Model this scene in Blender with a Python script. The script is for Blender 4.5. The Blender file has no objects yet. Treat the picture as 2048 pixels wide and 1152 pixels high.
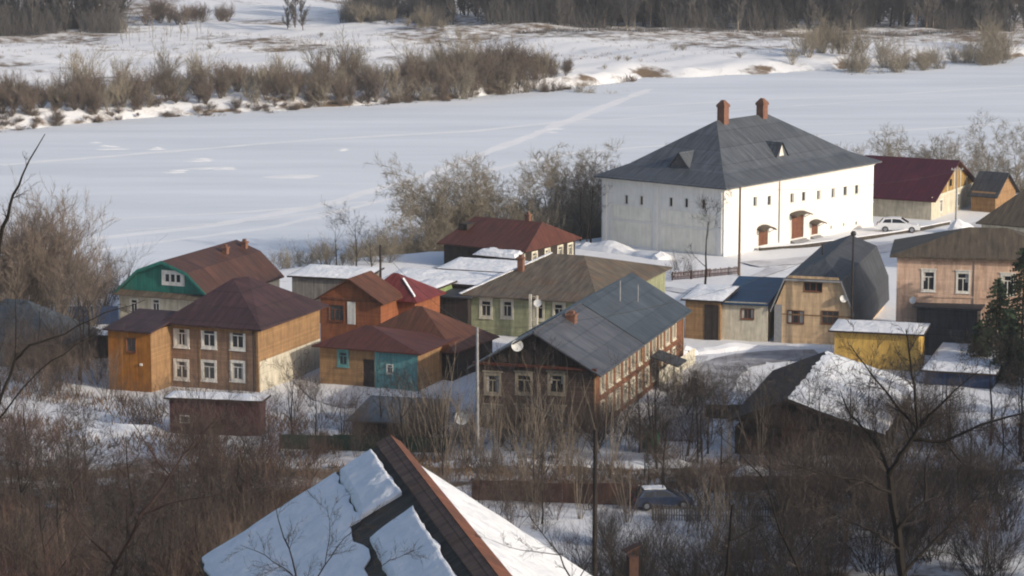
import bpy, math, random
import numpy as np
from mathutils import Vector, Matrix, noise as mnoise
R = math.radians
SC = bpy.context.scene
COL = SC.collection

# ------------------------------------------------------------------ camera
FPX, CH, PITCH = 5400.0, 49.0, math.atan(901 / 5400.0)
cam = bpy.data.cameras.new("camera"); cam.sensor_width = 36; cam.lens = 36 * FPX / 2048
cam.clip_start = 1; cam.clip_end = 9000
co = bpy.data.objects.new("camera", cam); COL.objects.link(co)
co.location = (0, 0, CH); co.rotation_euler = (math.pi / 2 - PITCH, 0, 0)
SC.camera = co
# ------------------------------------------------------------------ sky, sun, exposure
SUN_EL, SUN_AZ = R(21), math.atan2(0.835, -0.55)      # azimuth clockwise from +Y
w = bpy.data.worlds.new("World"); SC.world = w; w.use_nodes = True
nt = w.node_tree; bg = nt.nodes["Background"]
sky = nt.nodes.new("ShaderNodeTexSky"); sky.sky_type = 'NISHITA'; sky.sun_disc = False
sky.sun_elevation = SUN_EL; sky.sun_rotation = SUN_AZ; sky.air_density = 0.9; sky.dust_density = 2.5; sky.ozone_density = 0.7
nt.links.new(sky.outputs[0], bg.inputs[0]); bg.inputs[1].default_value = 0.15
sl = bpy.data.lights.new("sun", 'SUN'); sl.energy = 2.9; sl.angle = R(0.6); sl.color = (1.0, 0.90, 0.76)
so = bpy.data.objects.new("sun", sl); COL.objects.link(so)
sdir = Vector((math.sin(SUN_AZ) * math.cos(SUN_EL), math.cos(SUN_AZ) * math.cos(SUN_EL), math.sin(SUN_EL)))
so.rotation_euler = sdir.to_track_quat('Z', 'Y').to_euler(); so.location = (80, 60, 120)
SC.view_settings.view_transform = 'Standard'; SC.view_settings.look = 'None'
SC.view_settings.exposure = 0.34; SC.view_settings.gamma = 1
SC.render.engine = 'CYCLES'
SC.cycles.pixel_filter_type = 'BLACKMAN_HARRIS'; SC.cycles.filter_width = 2.0
SC.cycles.max_bounces = 5; SC.cycles.diffuse_bounces = 3; SC.cycles.glossy_bounces = 2

# ------------------------------------------------------------------ photo pixel (2048 wide) -> world
CP, SP = math.cos(PITCH), math.sin(PITCH)
FWD, RGT, UPV = Vector((0, CP, -SP)), Vector((1, 0, 0)), Vector((0, SP, CP))
CAMP = Vector((0, 0, CH))
def ray(px, py): return FWD * FPX + RGT * (px - 1024) - UPV * (py - 576)
def G(px, py, z=0.0):
    d = ray(px, py); return CAMP + d * ((z - CH) / d.z)
def T(px, py, Y):
    d = ray(px, py); return CAMP + d * (Y / d.y)
def proj(p):
    q = Vector(p) - CAMP; k = q.dot(FWD)
    return 1024 + FPX * q.x / k, 576 - FPX * q.dot(UPV) / k

# ------------------------------------------------------------------ object helpers
def tag(o, label=None, cat=None, group=None, kind=None):
    if label: o['label'] = label
    if cat: o['category'] = cat
    if group: o['group'] = group
    if kind: o['kind'] = kind
    return o
def empty(name, loc, rz=0, label=None, cat=None, group=None):
    o = bpy.data.objects.new(name, None); COL.objects.link(o); o.location = loc; o.rotation_euler = (0, 0, rz)
    o.empty_display_size = 0.3
    return tag(o, label, cat, group)
class MB:
    def __init__(s): s.v = []; s.f = []
    def face(s, pts):
        n = len(s.v); s.v += [tuple(p) for p in pts]; s.f.append(tuple(range(n, n + len(pts))))
    def box(s, x0, x1, y0, y1, z0, z1, fn=None):
        c = [(x, y, z) for z in (z0, z1) for y in (y0, y1) for x in (x0, x1)]
        if fn: c = [fn(*p) for p in c]
        for q in ((0, 2, 3, 1), (4, 5, 7, 6), (0, 1, 5, 4), (1, 3, 7, 5), (3, 2, 6, 7), (2, 0, 4, 6)):
            s.face([c[i] for i in q])
    def tube(s, p0, p1, r0, r1=None, n=6, caps=True):
        p0, p1 = Vector(p0), Vector(p1); r1 = r0 if r1 is None else r1
        d = (p1 - p0).normalized(); a = d.orthogonal().normalized(); b = d.cross(a)
        c0 = [p0 + (a * math.cos(t) + b * math.sin(t)) * r0 for t in [2 * math.pi * k / n for k in range(n)]]
        c1 = [p1 + (a * math.cos(t) + b * math.sin(t)) * r1 for t in [2 * math.pi * k / n for k in range(n)]]
        for k in range(n): s.face([c0[k], c0[(k + 1) % n], c1[(k + 1) % n], c1[k]])
        if caps: s.face(c0[::-1]); s.face(c1)
    def extrude(s, poly, off):                       # closed prism of a planar polygon
        off = Vector(off); a = [Vector(p) for p in poly]; b = [p + off for p in a]; n = len(a)
        s.face(a[::-1]); s.face(b)
        for k in range(n): s.face([a[k], a[(k + 1) % n], b[(k + 1) % n], b[k]])
    def build(s, name, mat, parent=None, bevel=0):
        me = bpy.data.meshes.new(name); me.from_pydata(s.v, [], s.f); me.update()
        uv = me.uv_layers.new(name="UVMap"); Z = Vector((0, 0, 1))
        for p in me.polygons:
            n = p.normal
            if abs(n.z) < 0.995: u = Z.cross(n).normalized(); v = n.cross(u)
            else: u = Vector((1, 0, 0)); v = Vector((0, 1, 0))
            for li in p.loop_indices:
                c = me.vertices[me.loops[li].vertex_index].co
                uv.data[li].uv = (c.dot(u), c.dot(v))
        me.materials.append(mat)
        o = bpy.data.objects.new(name, me); COL.objects.link(o)
        if parent: o.parent = parent
        if bevel:
            m = o.modifiers.new("bevel", 'BEVEL'); m.width = bevel; m.segments = 2; m.limit_method = 'ANGLE'
        return o

# ------------------------------------------------------------------ materials
def mk(name, c, c2=None, scale=1.5, rough=0.8, vst=0, hst=0, line=0.06, linedark=0.55, bvar=0.12, bump=0.0, coords='UV',
       metal=0.0, stain=None, stain_amt=0.5, spec=0.3, rnd=0.0, detail=6, streak=None):
    m = bpy.data.materials.new(name); m.use_nodes = True
    n = m.node_tree.nodes; L = m.node_tree.links; b = n["Principled BSDF"]
    b.inputs["Roughness"].default_value = rough; b.inputs["Metallic"].default_value = metal
    b.inputs["Specular IOR Level"].default_value = spec
    tc = n.new("ShaderNodeTexCoord"); src = tc.outputs[coords]
    no = n.new("ShaderNodeTexNoise"); no.inputs["Scale"].default_value = scale; no.inputs["Detail"].default_value = detail
    no.inputs["Roughness"].default_value = 0.65
    L.new(src, no.inputs["Vector"])
    c2 = c2 or tuple(x * 0.75 for x in c)
    mr = n.new("ShaderNodeMapRange"); mr.inputs[1].default_value = 0.35; mr.inputs[2].default_value = 0.65
    L.new(no.outputs["Fac"], mr.inputs[0])
    mx = n.new("ShaderNodeMix"); mx.data_type = 'RGBA'
    L.new(mr.outputs[0], mx.inputs[0]); mx.inputs[6].default_value = (*c, 1); mx.inputs[7].default_value = (*c2, 1)
    cur = mx.outputs[2]; hgt = None
    def mathn(op, a, bb=None):
        q = n.new("ShaderNodeMath"); q.operation = op
        if hasattr(a, 'links'): L.new(a, q.inputs[0])
        else: q.inputs[0].default_value = a
        if bb is not None:
            if hasattr(bb, 'links'): L.new(bb, q.inputs[1])
            else: q.inputs[1].default_value = bb
        return q.outputs[0]
    def mul(colr, fac):
        q = n.new("ShaderNodeMix"); q.data_type = 'RGBA'; q.blend_type = 'MULTIPLY'; q.inputs[0].default_value = 1
        L.new(colr, q.inputs[6]); L.new(fac, q.inputs[7]); return q.outputs[2]
    if vst or hst:
        sep = n.new("ShaderNodeSeparateXYZ"); L.new(src, sep.inputs[0])
        for st, ax in ((vst, 0), (hst, 1)):
            if not st: continue
            t = mathn('DIVIDE', sep.outputs[ax], st); fr = mathn('FRACT', t)
            ln = mathn('LESS_THAN', fr, line)
            wn = n.new("ShaderNodeTexWhiteNoise"); wn.noise_dimensions = '1D'; L.new(mathn('FLOOR', t), wn.inputs["W"])
            bv = mathn('MULTIPLY_ADD', wn.outputs["Value"], bvar); bv.node.inputs[2].default_value = 1 - bvar
            dk = mathn('SUBTRACT', 1.0, mathn('MULTIPLY', ln, linedark))
            cur = mul(cur, mathn('MULTIPLY', bv, dk)); hgt = ln
    if stain:
        n2 = n.new("ShaderNodeTexNoise"); n2.inputs["Scale"].default_value = 0.35; n2.inputs["Detail"].default_value = 8
        n2.inputs["Roughness"].default_value = 0.7; L.new(src, n2.inputs["Vector"])
        r2 = n.new("ShaderNodeMapRange"); r2.inputs[1].default_value = 0.5; r2.inputs[2].default_value = 0.68
        r2.inputs[4].default_value = stain_amt; L.new(n2.outputs["Fac"], r2.inputs[0])
        q = n.new("ShaderNodeMix"); q.data_type = 'RGBA'; L.new(r2.outputs[0], q.inputs[0]); L.new(cur, q.inputs[6])
        q.inputs[7].default_value = (*stain, 1); cur = q.outputs[2]
    if streak is None: streak = .55 if (vst and coords == 'UV' and ('roof' in name or 'metal' in name)) else (.35 if coords == 'UV' else 0)
    if streak:
        mp = n.new("ShaderNodeMapping"); mp.inputs["Scale"].default_value = (2.6, .28, 1); L.new(src, mp.inputs[0])
        n3 = n.new("ShaderNodeTexNoise"); n3.inputs["Scale"].default_value = 1; n3.inputs["Detail"].default_value = 8; n3.inputs["Roughness"].default_value = .7; L.new(mp.outputs[0], n3.inputs["Vector"])
        r3 = n.new("ShaderNodeMapRange"); r3.inputs[1].default_value = .36; r3.inputs[2].default_value = .66; r3.inputs[3].default_value = 1 - streak; r3.inputs[4].default_value = 1 + streak * .35; L.new(n3.outputs["Fac"], r3.inputs[0])
        cur = mul(cur, r3.outputs[0])
    if rnd:
        oi = n.new("ShaderNodeObjectInfo"); f = mathn('MULTIPLY_ADD', oi.outputs["Random"], rnd); f.node.inputs[2].default_value = 1 - rnd / 2
        cur = mul(cur, f)
    L.new(cur, b.inputs["Base Color"])
    if bump:
        bp = n.new("ShaderNodeBump"); bp.inputs["Strength"].default_value = bump; bp.inputs["Distance"].default_value = 0.05
        h = no.outputs["Fac"]
        if hgt is not None: h = mathn('SUBTRACT', h, hgt)
        L.new(h, bp.inputs["Height"]); L.new(bp.outputs[0], b.inputs["Normal"])
    return m
M = {}
M['white_plaster'] = mk('white plaster', (.75, .725, .68), (.68, .655, .61), .9, .9, stain=(.54, .50, .45), stain_amt=.25, streak=.10)
M['cream_panel'] = mk('cream panel', (.80, .76, .66), (.70, .66, .57), .8, .9, streak=.15)
M['slate_metal'] = mk('grey sheet metal', (.112, .124, .142), (.088, .1, .117), .5, .55, vst=.7, hst=2.8, line=.05, linedark=.4, bvar=.2, spec=.4, stain=(.075, .08, .085), stain_amt=.5)
M['brick'] = mk('chimney brick', (.26, .125, .08), (.16, .08, .058), 4, .9, hst=.12, line=.18, linedark=.35)
M['rust_brick'] = mk('sooty brick', (.10, .05, .035), (.06, .032, .025), 4, .9, hst=.12, line=.18, linedark=.35)
M['old_casing'] = mk('old window casing', (.30, .265, .20), (.22, .19, .145), 3, .8)
M['shade_dark_boards'] = mk('grey brown boards darkened for shade', (.125, .082, .062), (.085, .06, .05), 1.6, .9, hst=.2, line=.12, linedark=.5, bvar=.35, stain=(.06, .045, .04), stain_amt=.6)
M['curtain'] = mk('pale curtain', (.45, .43, .39), (.36, .34, .31), 3, .9, coords='Object')
M['twig_umber'] = mk('umber twigs', (.105, .078, .062), (.072, .056, .047), 2, .95, coords='Object', rnd=.9)
M['twig_willow'] = mk('willow twigs', (.19, .15, .122), (.15, .12, .10), 2, .95, coords='Object', rnd=.5)
M['dark_glass'] = mk('window glass', (.012, .014, .017), (.02, .022, .025), 2, .12, spec=.5, coords='Object')
M['dim_glass'] = mk('curtained glass', (.05, .055, .055), (.10, .10, .095), 3, .2, coords='Object')
M['door_wood'] = mk('red brown door', (.22, .085, .04), (.15, .055, .03), 2, .6, vst=.25, line=.08)
M['white_paint'] = mk('white painted wood', (.74, .72, .66), (.62, .60, .55), 3, .6)
M['cream_paint'] = mk('cream painted wood', (.66, .62, .50), (.50, .47, .38), 3, .7)
M['brown_siding'] = mk('grey brown boards', (.30, .185, .12), (.23, .145, .10), 1.5, .85, hst=.2, line=.1, linedark=.4, bvar=.2)
M['tan_siding'] = mk('tan boards', (.34, .205, .098), (.265, .155, .075), 1.2, .85, hst=.2, line=.1, linedark=.35, bvar=.2, stain=(.25, .14, .07), stain_amt=.5)
M['orange_boards'] = mk('orange stained boards', (.42, .17, .025), (.30, .11, .018), 1.0, .75, vst=.15, line=.1, linedark=.4, bvar=.25)
M['purple_roof'] = mk('dark purple brown metal roof', (.066, .028, .032), (.046, .021, .025), .8, .75, vst=.55, hst=2.4, line=.07, linedark=.45, bvar=.22, spec=.4, stain=(.07, .042, .038), stain_amt=.5)
M['teal_boards'] = mk('teal painted boards', (.024, .19, .15), (.02, .15, .12), .8, .6, vst=.2, line=.1, linedark=.3, bvar=.15)
M['rust_roof'] = mk('brown metal roof', (.088, .040, .028), (.066, .031, .023), .7, .6, vst=.6, line=.06, linedark=.35, bvar=.16, stain=(.06, .035, .028), stain_amt=.5)
M['red_roof'] = mk('red brown metal roof', (.115, .034, .02), (.085, .026, .017), .9, .6, vst=.6, line=.07, linedark=.4, bvar=.18, stain=(.07, .03, .022), stain_amt=.6)
M['orange_roof'] = mk('orange brown metal roof', (.135, .052, .027), (.10, .040, .023), .9, .65, vst=.6, line=.07, linedark=.35, bvar=.2, stain=(.10, .05, .03), stain_amt=.6)
M['maroon_roof'] = mk('maroon metal roof', (.080, .010, .018), (.064, .008, .014), .6, .45, vst=.5, line=.06, linedark=.3, bvar=.12)
M['deepred_roof'] = mk('dark red metal roof', (.19, .035, .028), (.15, .028, .024), .8, .5, vst=.5, line=.07, linedark=.35, bvar=.15)
M['orange_wall'] = mk('orange painted wall', (.30, .105, .042), (.245, .082, .035), 1, .8, hst=.18, line=.09, linedark=.3, bvar=.15)
M['olive_wall'] = mk('pale olive boards', (.36, .37, .22), (.28, .29, .17), 1.3, .85, hst=.18, line=.1, linedark=.3, bvar=.15)
M['asbestos'] = mk('weathered brown grey roof', (.15, .12, .09), (.105, .088, .07), .6, .9, vst=.2, line=.2, linedark=.25, bvar=.12, stain=(.17, .085, .045), stain_amt=.55)
M['grey_roof'] = mk('grey galvanised roof', (.102, .105, .118), (.08, .083, .096), .5, .5, vst=.65, hst=2.0, line=.06, linedark=.4, bvar=.22, spec=.4, stain=(.10, .10, .11), stain_amt=.5)
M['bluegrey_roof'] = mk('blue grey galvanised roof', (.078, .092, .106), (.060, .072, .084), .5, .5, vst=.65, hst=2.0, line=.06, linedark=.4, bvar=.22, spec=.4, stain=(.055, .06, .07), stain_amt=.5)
M['red_log'] = mk('red brown log wall', (.235, .098, .05), (.165, .072, .04), 1.5, .85, hst=.24, line=.14, linedark=.5, bvar=.25)
M['dark_board'] = mk('dark weathered boards', (.055, .042, .036), (.035, .028, .026), 2, .9, vst=.18, line=.12, linedark=.5, bvar=.4)
M['dark_log'] = mk('dark log wall', (.05, .036, .028), (.03, .024, .02), 2, .9, hst=.24, line=.15, linedark=.5, bvar=.3)
M['beige_brick'] = mk('beige brick wall', (.70, .50, .30), (.61, .43, .26), 1.6, .9, hst=.14, line=.12, linedark=.18, bvar=.12)
M['cream_wall'] = mk('cream plaster', (.56, .51, .40), (.47, .43, .34), 1.3, .9, stain=(.36, .31, .24), stain_amt=.5)
M['dark_roof'] = mk('dark grey bitumen roof', (.068, .071, .081), (.048, .051, .06), .8, .7, vst=.9, hst=2.0, line=.05, linedark=.3)
M['blue_roof'] = mk('blue metal roof', (.012, .055, .125), (.010, .04, .09), .7, .5, vst=.4, line=.08, linedark=.3)
M['peach_brick'] = mk('peach brick wall', (.66, .465, .35), (.58, .40, .295), 1.4, .9, hst=.16, line=.12, linedark=.2, bvar=.12, stain=(.34, .22, .16), stain_amt=.6)
M['olive_roof'] = mk('olive brown sheet roof', (.115, .09, .062), (.09, .07, .05), .6, .75, vst=.7, line=.05, linedark=.3, bvar=.16, stain=(.065, .052, .042), stain_amt=.5)
M['yellow_wall'] = mk('yellow painted wall', (.66, .43, .11), (.55, .35, .085), 1.2, .8, vst=.35, line=.05, linedark=.2, stain=(.40, .22, .05), stain_amt=.5)
M['ochre_plank'] = mk('ochre plank', (.42, .27, .09), (.30, .18, .06), 1.2, .8, vst=.2, line=.1, linedark=.4, bvar=.3)
M['slab_edge'] = mk('dark roof edge', (.045, .03, .024), (.03, .022, .02), 2, .9)
M['green_paint'] = mk('green painted boards', (.010, .042, .028), (.009, .032, .022), 1.4, .7, vst=.15, line=.12, linedark=.5, bvar=.3)
M['pale_green'] = mk('pale green boards', (.25, .33, .14), (.19, .26, .11), 1.4, .8, vst=.15, line=.1, linedark=.3)
M['teal_wall'] = mk('pale turquoise boards', (.14, .36, .36), (.11, .28, .28), 1.5, .8, vst=.14, line=.1, linedark=.35, bvar=.2)
M['blue_paint'] = mk('dull blue boards', (.03, .06, .14), (.024, .048, .11), 1.4, .8, vst=.16, line=.1, linedark=.4, bvar=.25)
M['burgundy'] = mk('burgundy sheet', (.085, .028, .032), (.062, .022, .025), 1.0, .6, vst=.22, line=.2, linedark=.35, bvar=.2)
M['brown_fence'] = mk('brown fence boards', (.13, .07, .05), (.09, .05, .04), 1.5, .9, vst=.14, line=.14, linedark=.6, bvar=.4)
M['grey_fence'] = mk('grey weathered fence', (.27, .245, .215), (.20, .18, .16), 1.5, .9, vst=.14, line=.14, linedark=.6, bvar=.3)
M['concrete'] = mk('pale concrete', (.27, .27, .275), (.21, .21, .215), 3, .9, coords='Object')
M['pole_wood'] = mk('pole wood', (.13, .085, .055), (.09, .06, .045), 3, .9, coords='Object')
M['pole_dark'] = mk('tarred pole', (.035, .028, .025), (.022, .018, .018), 3, .9, coords='Object')
M['dish'] = mk('dish metal', (.62, .62, .60), (.52, .52, .51), 4, .5, coords='Object')
M['black_metal'] = mk('black metal', (.02, .02, .022), (.03, .03, .03), 4, .6, coords='Object')
M['car_white'] = mk('white car paint', (.72, .73, .75), (.66, .67, .69), 1, .25, spec=.5, coords='Object')
M['car_blue'] = mk('dark blue car paint', (.03, .045, .085), (.025, .038, .07), 1, .25, spec=.5, coords='Object')
M['rubber'] = mk('tyre rubber', (.018, .018, .019), None, 6, .9, coords='Object')
M['rim'] = mk('alloy rim', (.42, .43, .45), None, 6, .35, metal=.7, coords='Object')
M['lamp_red'] = mk('tail light lens', (.35, .02, .02), None, 6, .3, coords='Object')
M['lamp_clear'] = mk('headlight lens', (.60, .62, .62), None, 6, .2, coords='Object')
M['ridge_metal'] = mk('grey ridge metal', (.22, .14, .105), (.13, .088, .07), 1.5, .9, spec=.1, hst=2.2, line=.02, linedark=.4, stain=(.16, .07, .04), stain_amt=.35)
M['rust_edge'] = mk('rusty roof edge', (.21, .075, .038), (.12, .05, .03), 2.0, .8, stain=(.08, .035, .025), stain_amt=.8)
M['old_plank'] = mk('old grey brown planks', (.10, .085, .065), (.065, .055, .045), 2.5, .9, vst=.16, line=.14, linedark=.5, bvar=.4)
M['green_plastic'] = mk('green plastic', (.008, .16, .075), (.008, .12, .06), 2, .5, coords='Object')
M['blue_tarp'] = mk('blue tarpaulin', (.018, .05, .20), (.02, .07, .16), 1.2, .5, coords='Object')
M['bark_dark'] = mk('dark bark', (.016, .013, .011), (.011, .009, .008), 5, .95, coords='Object', rnd=.3)
M['bark_grey'] = mk('grey bark', (.15, .125, .10), (.10, .085, .07), 5, .95, coords='Object', rnd=.4)
M['bark_birch'] = mk('pale birch bark', (.26, .23, .19), (.14, .12, .10), 3, .9, coords='Object', rnd=.4)
M['bark_pine'] = mk('orange pine bark', (.17, .125, .09), (.10, .08, .065), 3, .9, coords='Object', rnd=.4)
M['twig_brown'] = mk('brown twigs', (.13, .10, .078), (.095, .075, .062), 2, .95, coords='Object', rnd=.5)
M['twig_red'] = mk('reddish twigs', (.098, .058, .048), (.064, .042, .038), 2, .95, coords='Object', rnd=.9)
M['twig_grey'] = mk('grey olive twigs', (.225, .195, .145), (.175, .152, .118), 2, .95, coords='Object', rnd=.45)
M['twig_dark'] = mk('dark twigs', (.048, .039, .034), (.033, .028, .026), 2, .95, coords='Object', rnd=.8)
M['twig_far'] = mk('far woodland twigs', (.105, .097, .09), (.075, .072, .071), 2, .95, coords='Object', rnd=.5)
M['twig_pale'] = mk('pale young shoots', (.20, .165, .125), (.15, .122, .096), 2, .95, coords='Object', rnd=.3)
M['needles'] = mk('spruce needles', (.022, .038, .018), (.014, .026, .014), 3, .9, coords='Object', rnd=.4)
M['dry_grass'] = mk('dry reeds', (.17, .11, .062), (.11, .073, .046), 1, .95, coords='Object', rnd=.4)

def snow_mat(name, c, c2, scale, bump=0.5, dist=0.12):
    m = mk(name, c, c2, scale, .75, coords='Object', spec=.25)
    n = m.node_tree.nodes; L = m.node_tree.links; b = n["Principled BSDF"]
    tc = n.new("ShaderNodeTexCoord"); no = n.new("ShaderNodeTexNoise"); no.inputs["Scale"].default_value = 1.6
    no.inputs["Detail"].default_value = 8; L.new(tc.outputs['Object'], no.inputs["Vector"])
    bp = n.new("ShaderNodeBump"); bp.inputs["Strength"].default_value = bump; bp.inputs["Distance"].default_value = dist
    L.new(no.outputs["Fac"], bp.inputs["Height"]); L.new(bp.outputs[0], b.inputs["Normal"])
    return m
M['snow'] = snow_mat('packed snow', (.70, .705, .72), (.63, .64, .665), .5)
M['snow_roof'] = snow_mat('snow on roof', (.70, .705, .725), (.62, .635, .66), 1.2, .8, .2)
M['snow_track'] = snow_mat('trodden snow', (.77, .77, .78), (.71, .71, .725), .3)

# ------------------------------------------------------------------ terrain
FARPX = [(-700, 318), (-300, 292), (0, 266), (180, 252), (330, 238), (560, 226), (720, 214), (900, 205), (1010, 190), (1120, 182), (1220, 172),
         (1290, 160), (1420, 158), (1560, 150), (1640, 146), (1760, 136), (1900, 126), (2048, 118), (2500, 95)]
FB = [G(x, y, -4) for x, y in FARPX]; FBX = [p.x for p in FB]; FBY = [p.y for p in FB]
def far_line(X): return np.interp(X, FBX, FBY)
def near_line(X): return 333 + .68 * X
def ss(a, b, x):
    t = np.clip((x - a) / (b - a), 0, 1); return t * t * (3 - 2 * t)
def wob(X, Y, k, s): return np.sin(X * k + s) * np.cos(Y * k * 1.3 + s * 2.1) + .6 * np.sin(X * k * 2.3 + Y * k * 1.9 + s) + .35 * np.cos(X * k * 4.7 - Y * k * 5.1 + 2 * s)
def terrain(X, Y):
    X = np.asarray(X, float); Y = np.asarray(Y, float)
    hill = .245 * np.maximum(0, 171 - Y); hill = np.where(Y > 171, 0, np.minimum(hill, 44.5))
    z = hill + .10 * wob(X, Y, .22, 1.0) * ss(176, 190, Y) * (1 - ss(300, 330, Y - .68 * X))
    wn = Y - near_line(X) + 2 * wob(X, Y, .06, 2)
    t = Y - far_line(X) + 1.6 * wob(X, Y, .11, 3)
    z = z - 6 * ss(-9, 7, wn)
    z = z + ss(-4, 15, t) * (4.2 + .5 * wob(X, Y, .08, 4)) + .5 * ss(-2, 4, t) * (1 - ss(10, 18, t)) * wob(X, Y, .35, 6) + ss(20, 120, t) * (.6 + .7 * wob(X, Y, .025, 5))
    return z
def tz(X, Y): return float(terrain(X, Y))
def make_terrain():
    xs = np.concatenate([[-4000, -1500, -700, -400, -260], np.arange(-190, 221, 2.5), [260, 400, 700, 1500, 4000]])
    ys = np.concatenate([[-600, -100, 0, 30], np.arange(50, 340, 2.2), np.arange(340, 520, 4), np.arange(520, 760, 3.0), np.arange(765, 1000, 12), [1100, 1400, 2200, 4000, 8000]])
    XX, YY = np.meshgrid(xs, ys); ZZ = terrain(XX, YY)
    nx, ny = len(xs), len(ys)
    v = np.stack([XX.ravel(), YY.ravel(), ZZ.ravel()], 1)
    i = np.arange(nx * ny).reshape(ny, nx)
    f = np.stack([i[:-1, :-1].ravel(), i[:-1, 1:].ravel(), i[1:, 1:].ravel(), i[1:, :-1].ravel()], 1)
    me = bpy.data.meshes.new("ground"); me.from_pydata(v.tolist(), [], f.tolist())
    # bare earth and dead grass cover: the hillside, river banks, trampled yards
    X, Y = v[:, 0], v[:, 1]; t = Y - far_line(X); wn = Y - near_line(X)
    d = .16 + .05 * wob(X, Y, .12, 11)
    d = np.maximum(d, .62 * (1 - ss(168, 190, Y)))                      # brushy hillside
    d = np.maximum(d, .50 * (1 - ss(196, 232, Y)) * ss(-4, -18, X))     # thicket floor at left
    d = np.maximum(d, .46 * np.exp(-((Y - 206) / 9) ** 2))              # the lane
    d = np.maximum(d, .40 * np.exp(-((t - 7) / 7.0) ** 2) * (1.0 + .45 * wob(X, Y, .16, 7)))   # far bank
    d = np.maximum(d, .30 * ss(10, 60, t) * (.7 + .5 * wob(X, Y, .05, 8)))
    d = np.maximum(d, .40 * np.exp(-((wn) / 7) ** 2))
    d = np.maximum(d, .40 * ss(655, 690, Y) * ss(-50, -25, X)); d = np.maximum(d, .40 * ss(640, 670, Y) * ss(-92, -105, X))
    at = me.attributes.new("bare", 'FLOAT', 'POINT'); at.data.foreach_set("value", d.astype(np.float32))
    for p in me.polygons: p.use_smooth = True
    m = bpy.data.materials.new("snowy ground"); m.use_nodes = True
    n = m.node_tree.nodes; L = m.node_tree.links; b = n["Principled BSDF"]; b.inputs["Roughness"].default_value = .85; b.inputs["Specular IOR Level"].default_value = .15
    tc = n.new("ShaderNodeTexCoord"); a = n.new("ShaderNodeAttribute"); a.attribute_name = "bare"
    no = n.new("ShaderNodeTexNoise"); no.inputs["Scale"].default_value = .28; no.inputs["Detail"].default_value = 10; no.inputs["Roughness"].default_value = .72
    L.new(tc.outputs['Object'], no.inputs["Vector"])
    ad = n.new("ShaderNodeMath"); ad.operation = 'ADD'; L.new(no.outputs["Fac"], ad.inputs[0]); L.new(a.outputs["Fac"], ad.inputs[1])
    mr = n.new("ShaderNodeMapRange"); mr.inputs[1].default_value = .80; mr.inputs[2].default_value = .98; L.new(ad.outputs[0], mr.inputs[0])
    n2 = n.new("ShaderNodeTexNoise"); n2.inputs["Scale"].default_value = 1.7; n2.inputs["Detail"].default_value = 6; L.new(tc.outputs['Object'], n2.inputs["Vector"])
    e = n.new("ShaderNodeMix"); e.data_type = 'RGBA'; L.new(n2.outputs["Fac"], e.inputs[0]); e.inputs[6].default_value = (.06, .045, .035, 1); e.inputs[7].default_value = (.22, .155, .095, 1)
    s = n.new("ShaderNodeMix"); s.data_type = 'RGBA'; L.new(n2.outputs["Fac"], s.inputs[0]); s.inputs[6].default_value = (.62, .63, .65, 1); s.inputs[7].default_value = (.75, .75, .76, 1)
    x = n.new("ShaderNodeMix"); x.data_type = 'RGBA'; L.new(mr.outputs[0], x.inputs[0]); L.new(s.outputs[2], x.inputs[6]); L.new(e.outputs[2], x.inputs[7])
    L.new(x.outputs[2], b.inputs["Base Color"])
    bp = n.new("ShaderNodeBump"); bp.inputs["Strength"].default_value = .6; bp.inputs["Distance"].default_value = .3
    L.new(no.outputs["Fac"], bp.inputs["Height"]); L.new(bp.outputs[0], b.inputs["Normal"])
    me.materials.append(m)
    o = bpy.data.objects.new("ground", me); COL.objects.link(o); tag(o, "snow covered ground with patches of dead grass", "ground", kind='structure')
make_terrain()

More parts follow.
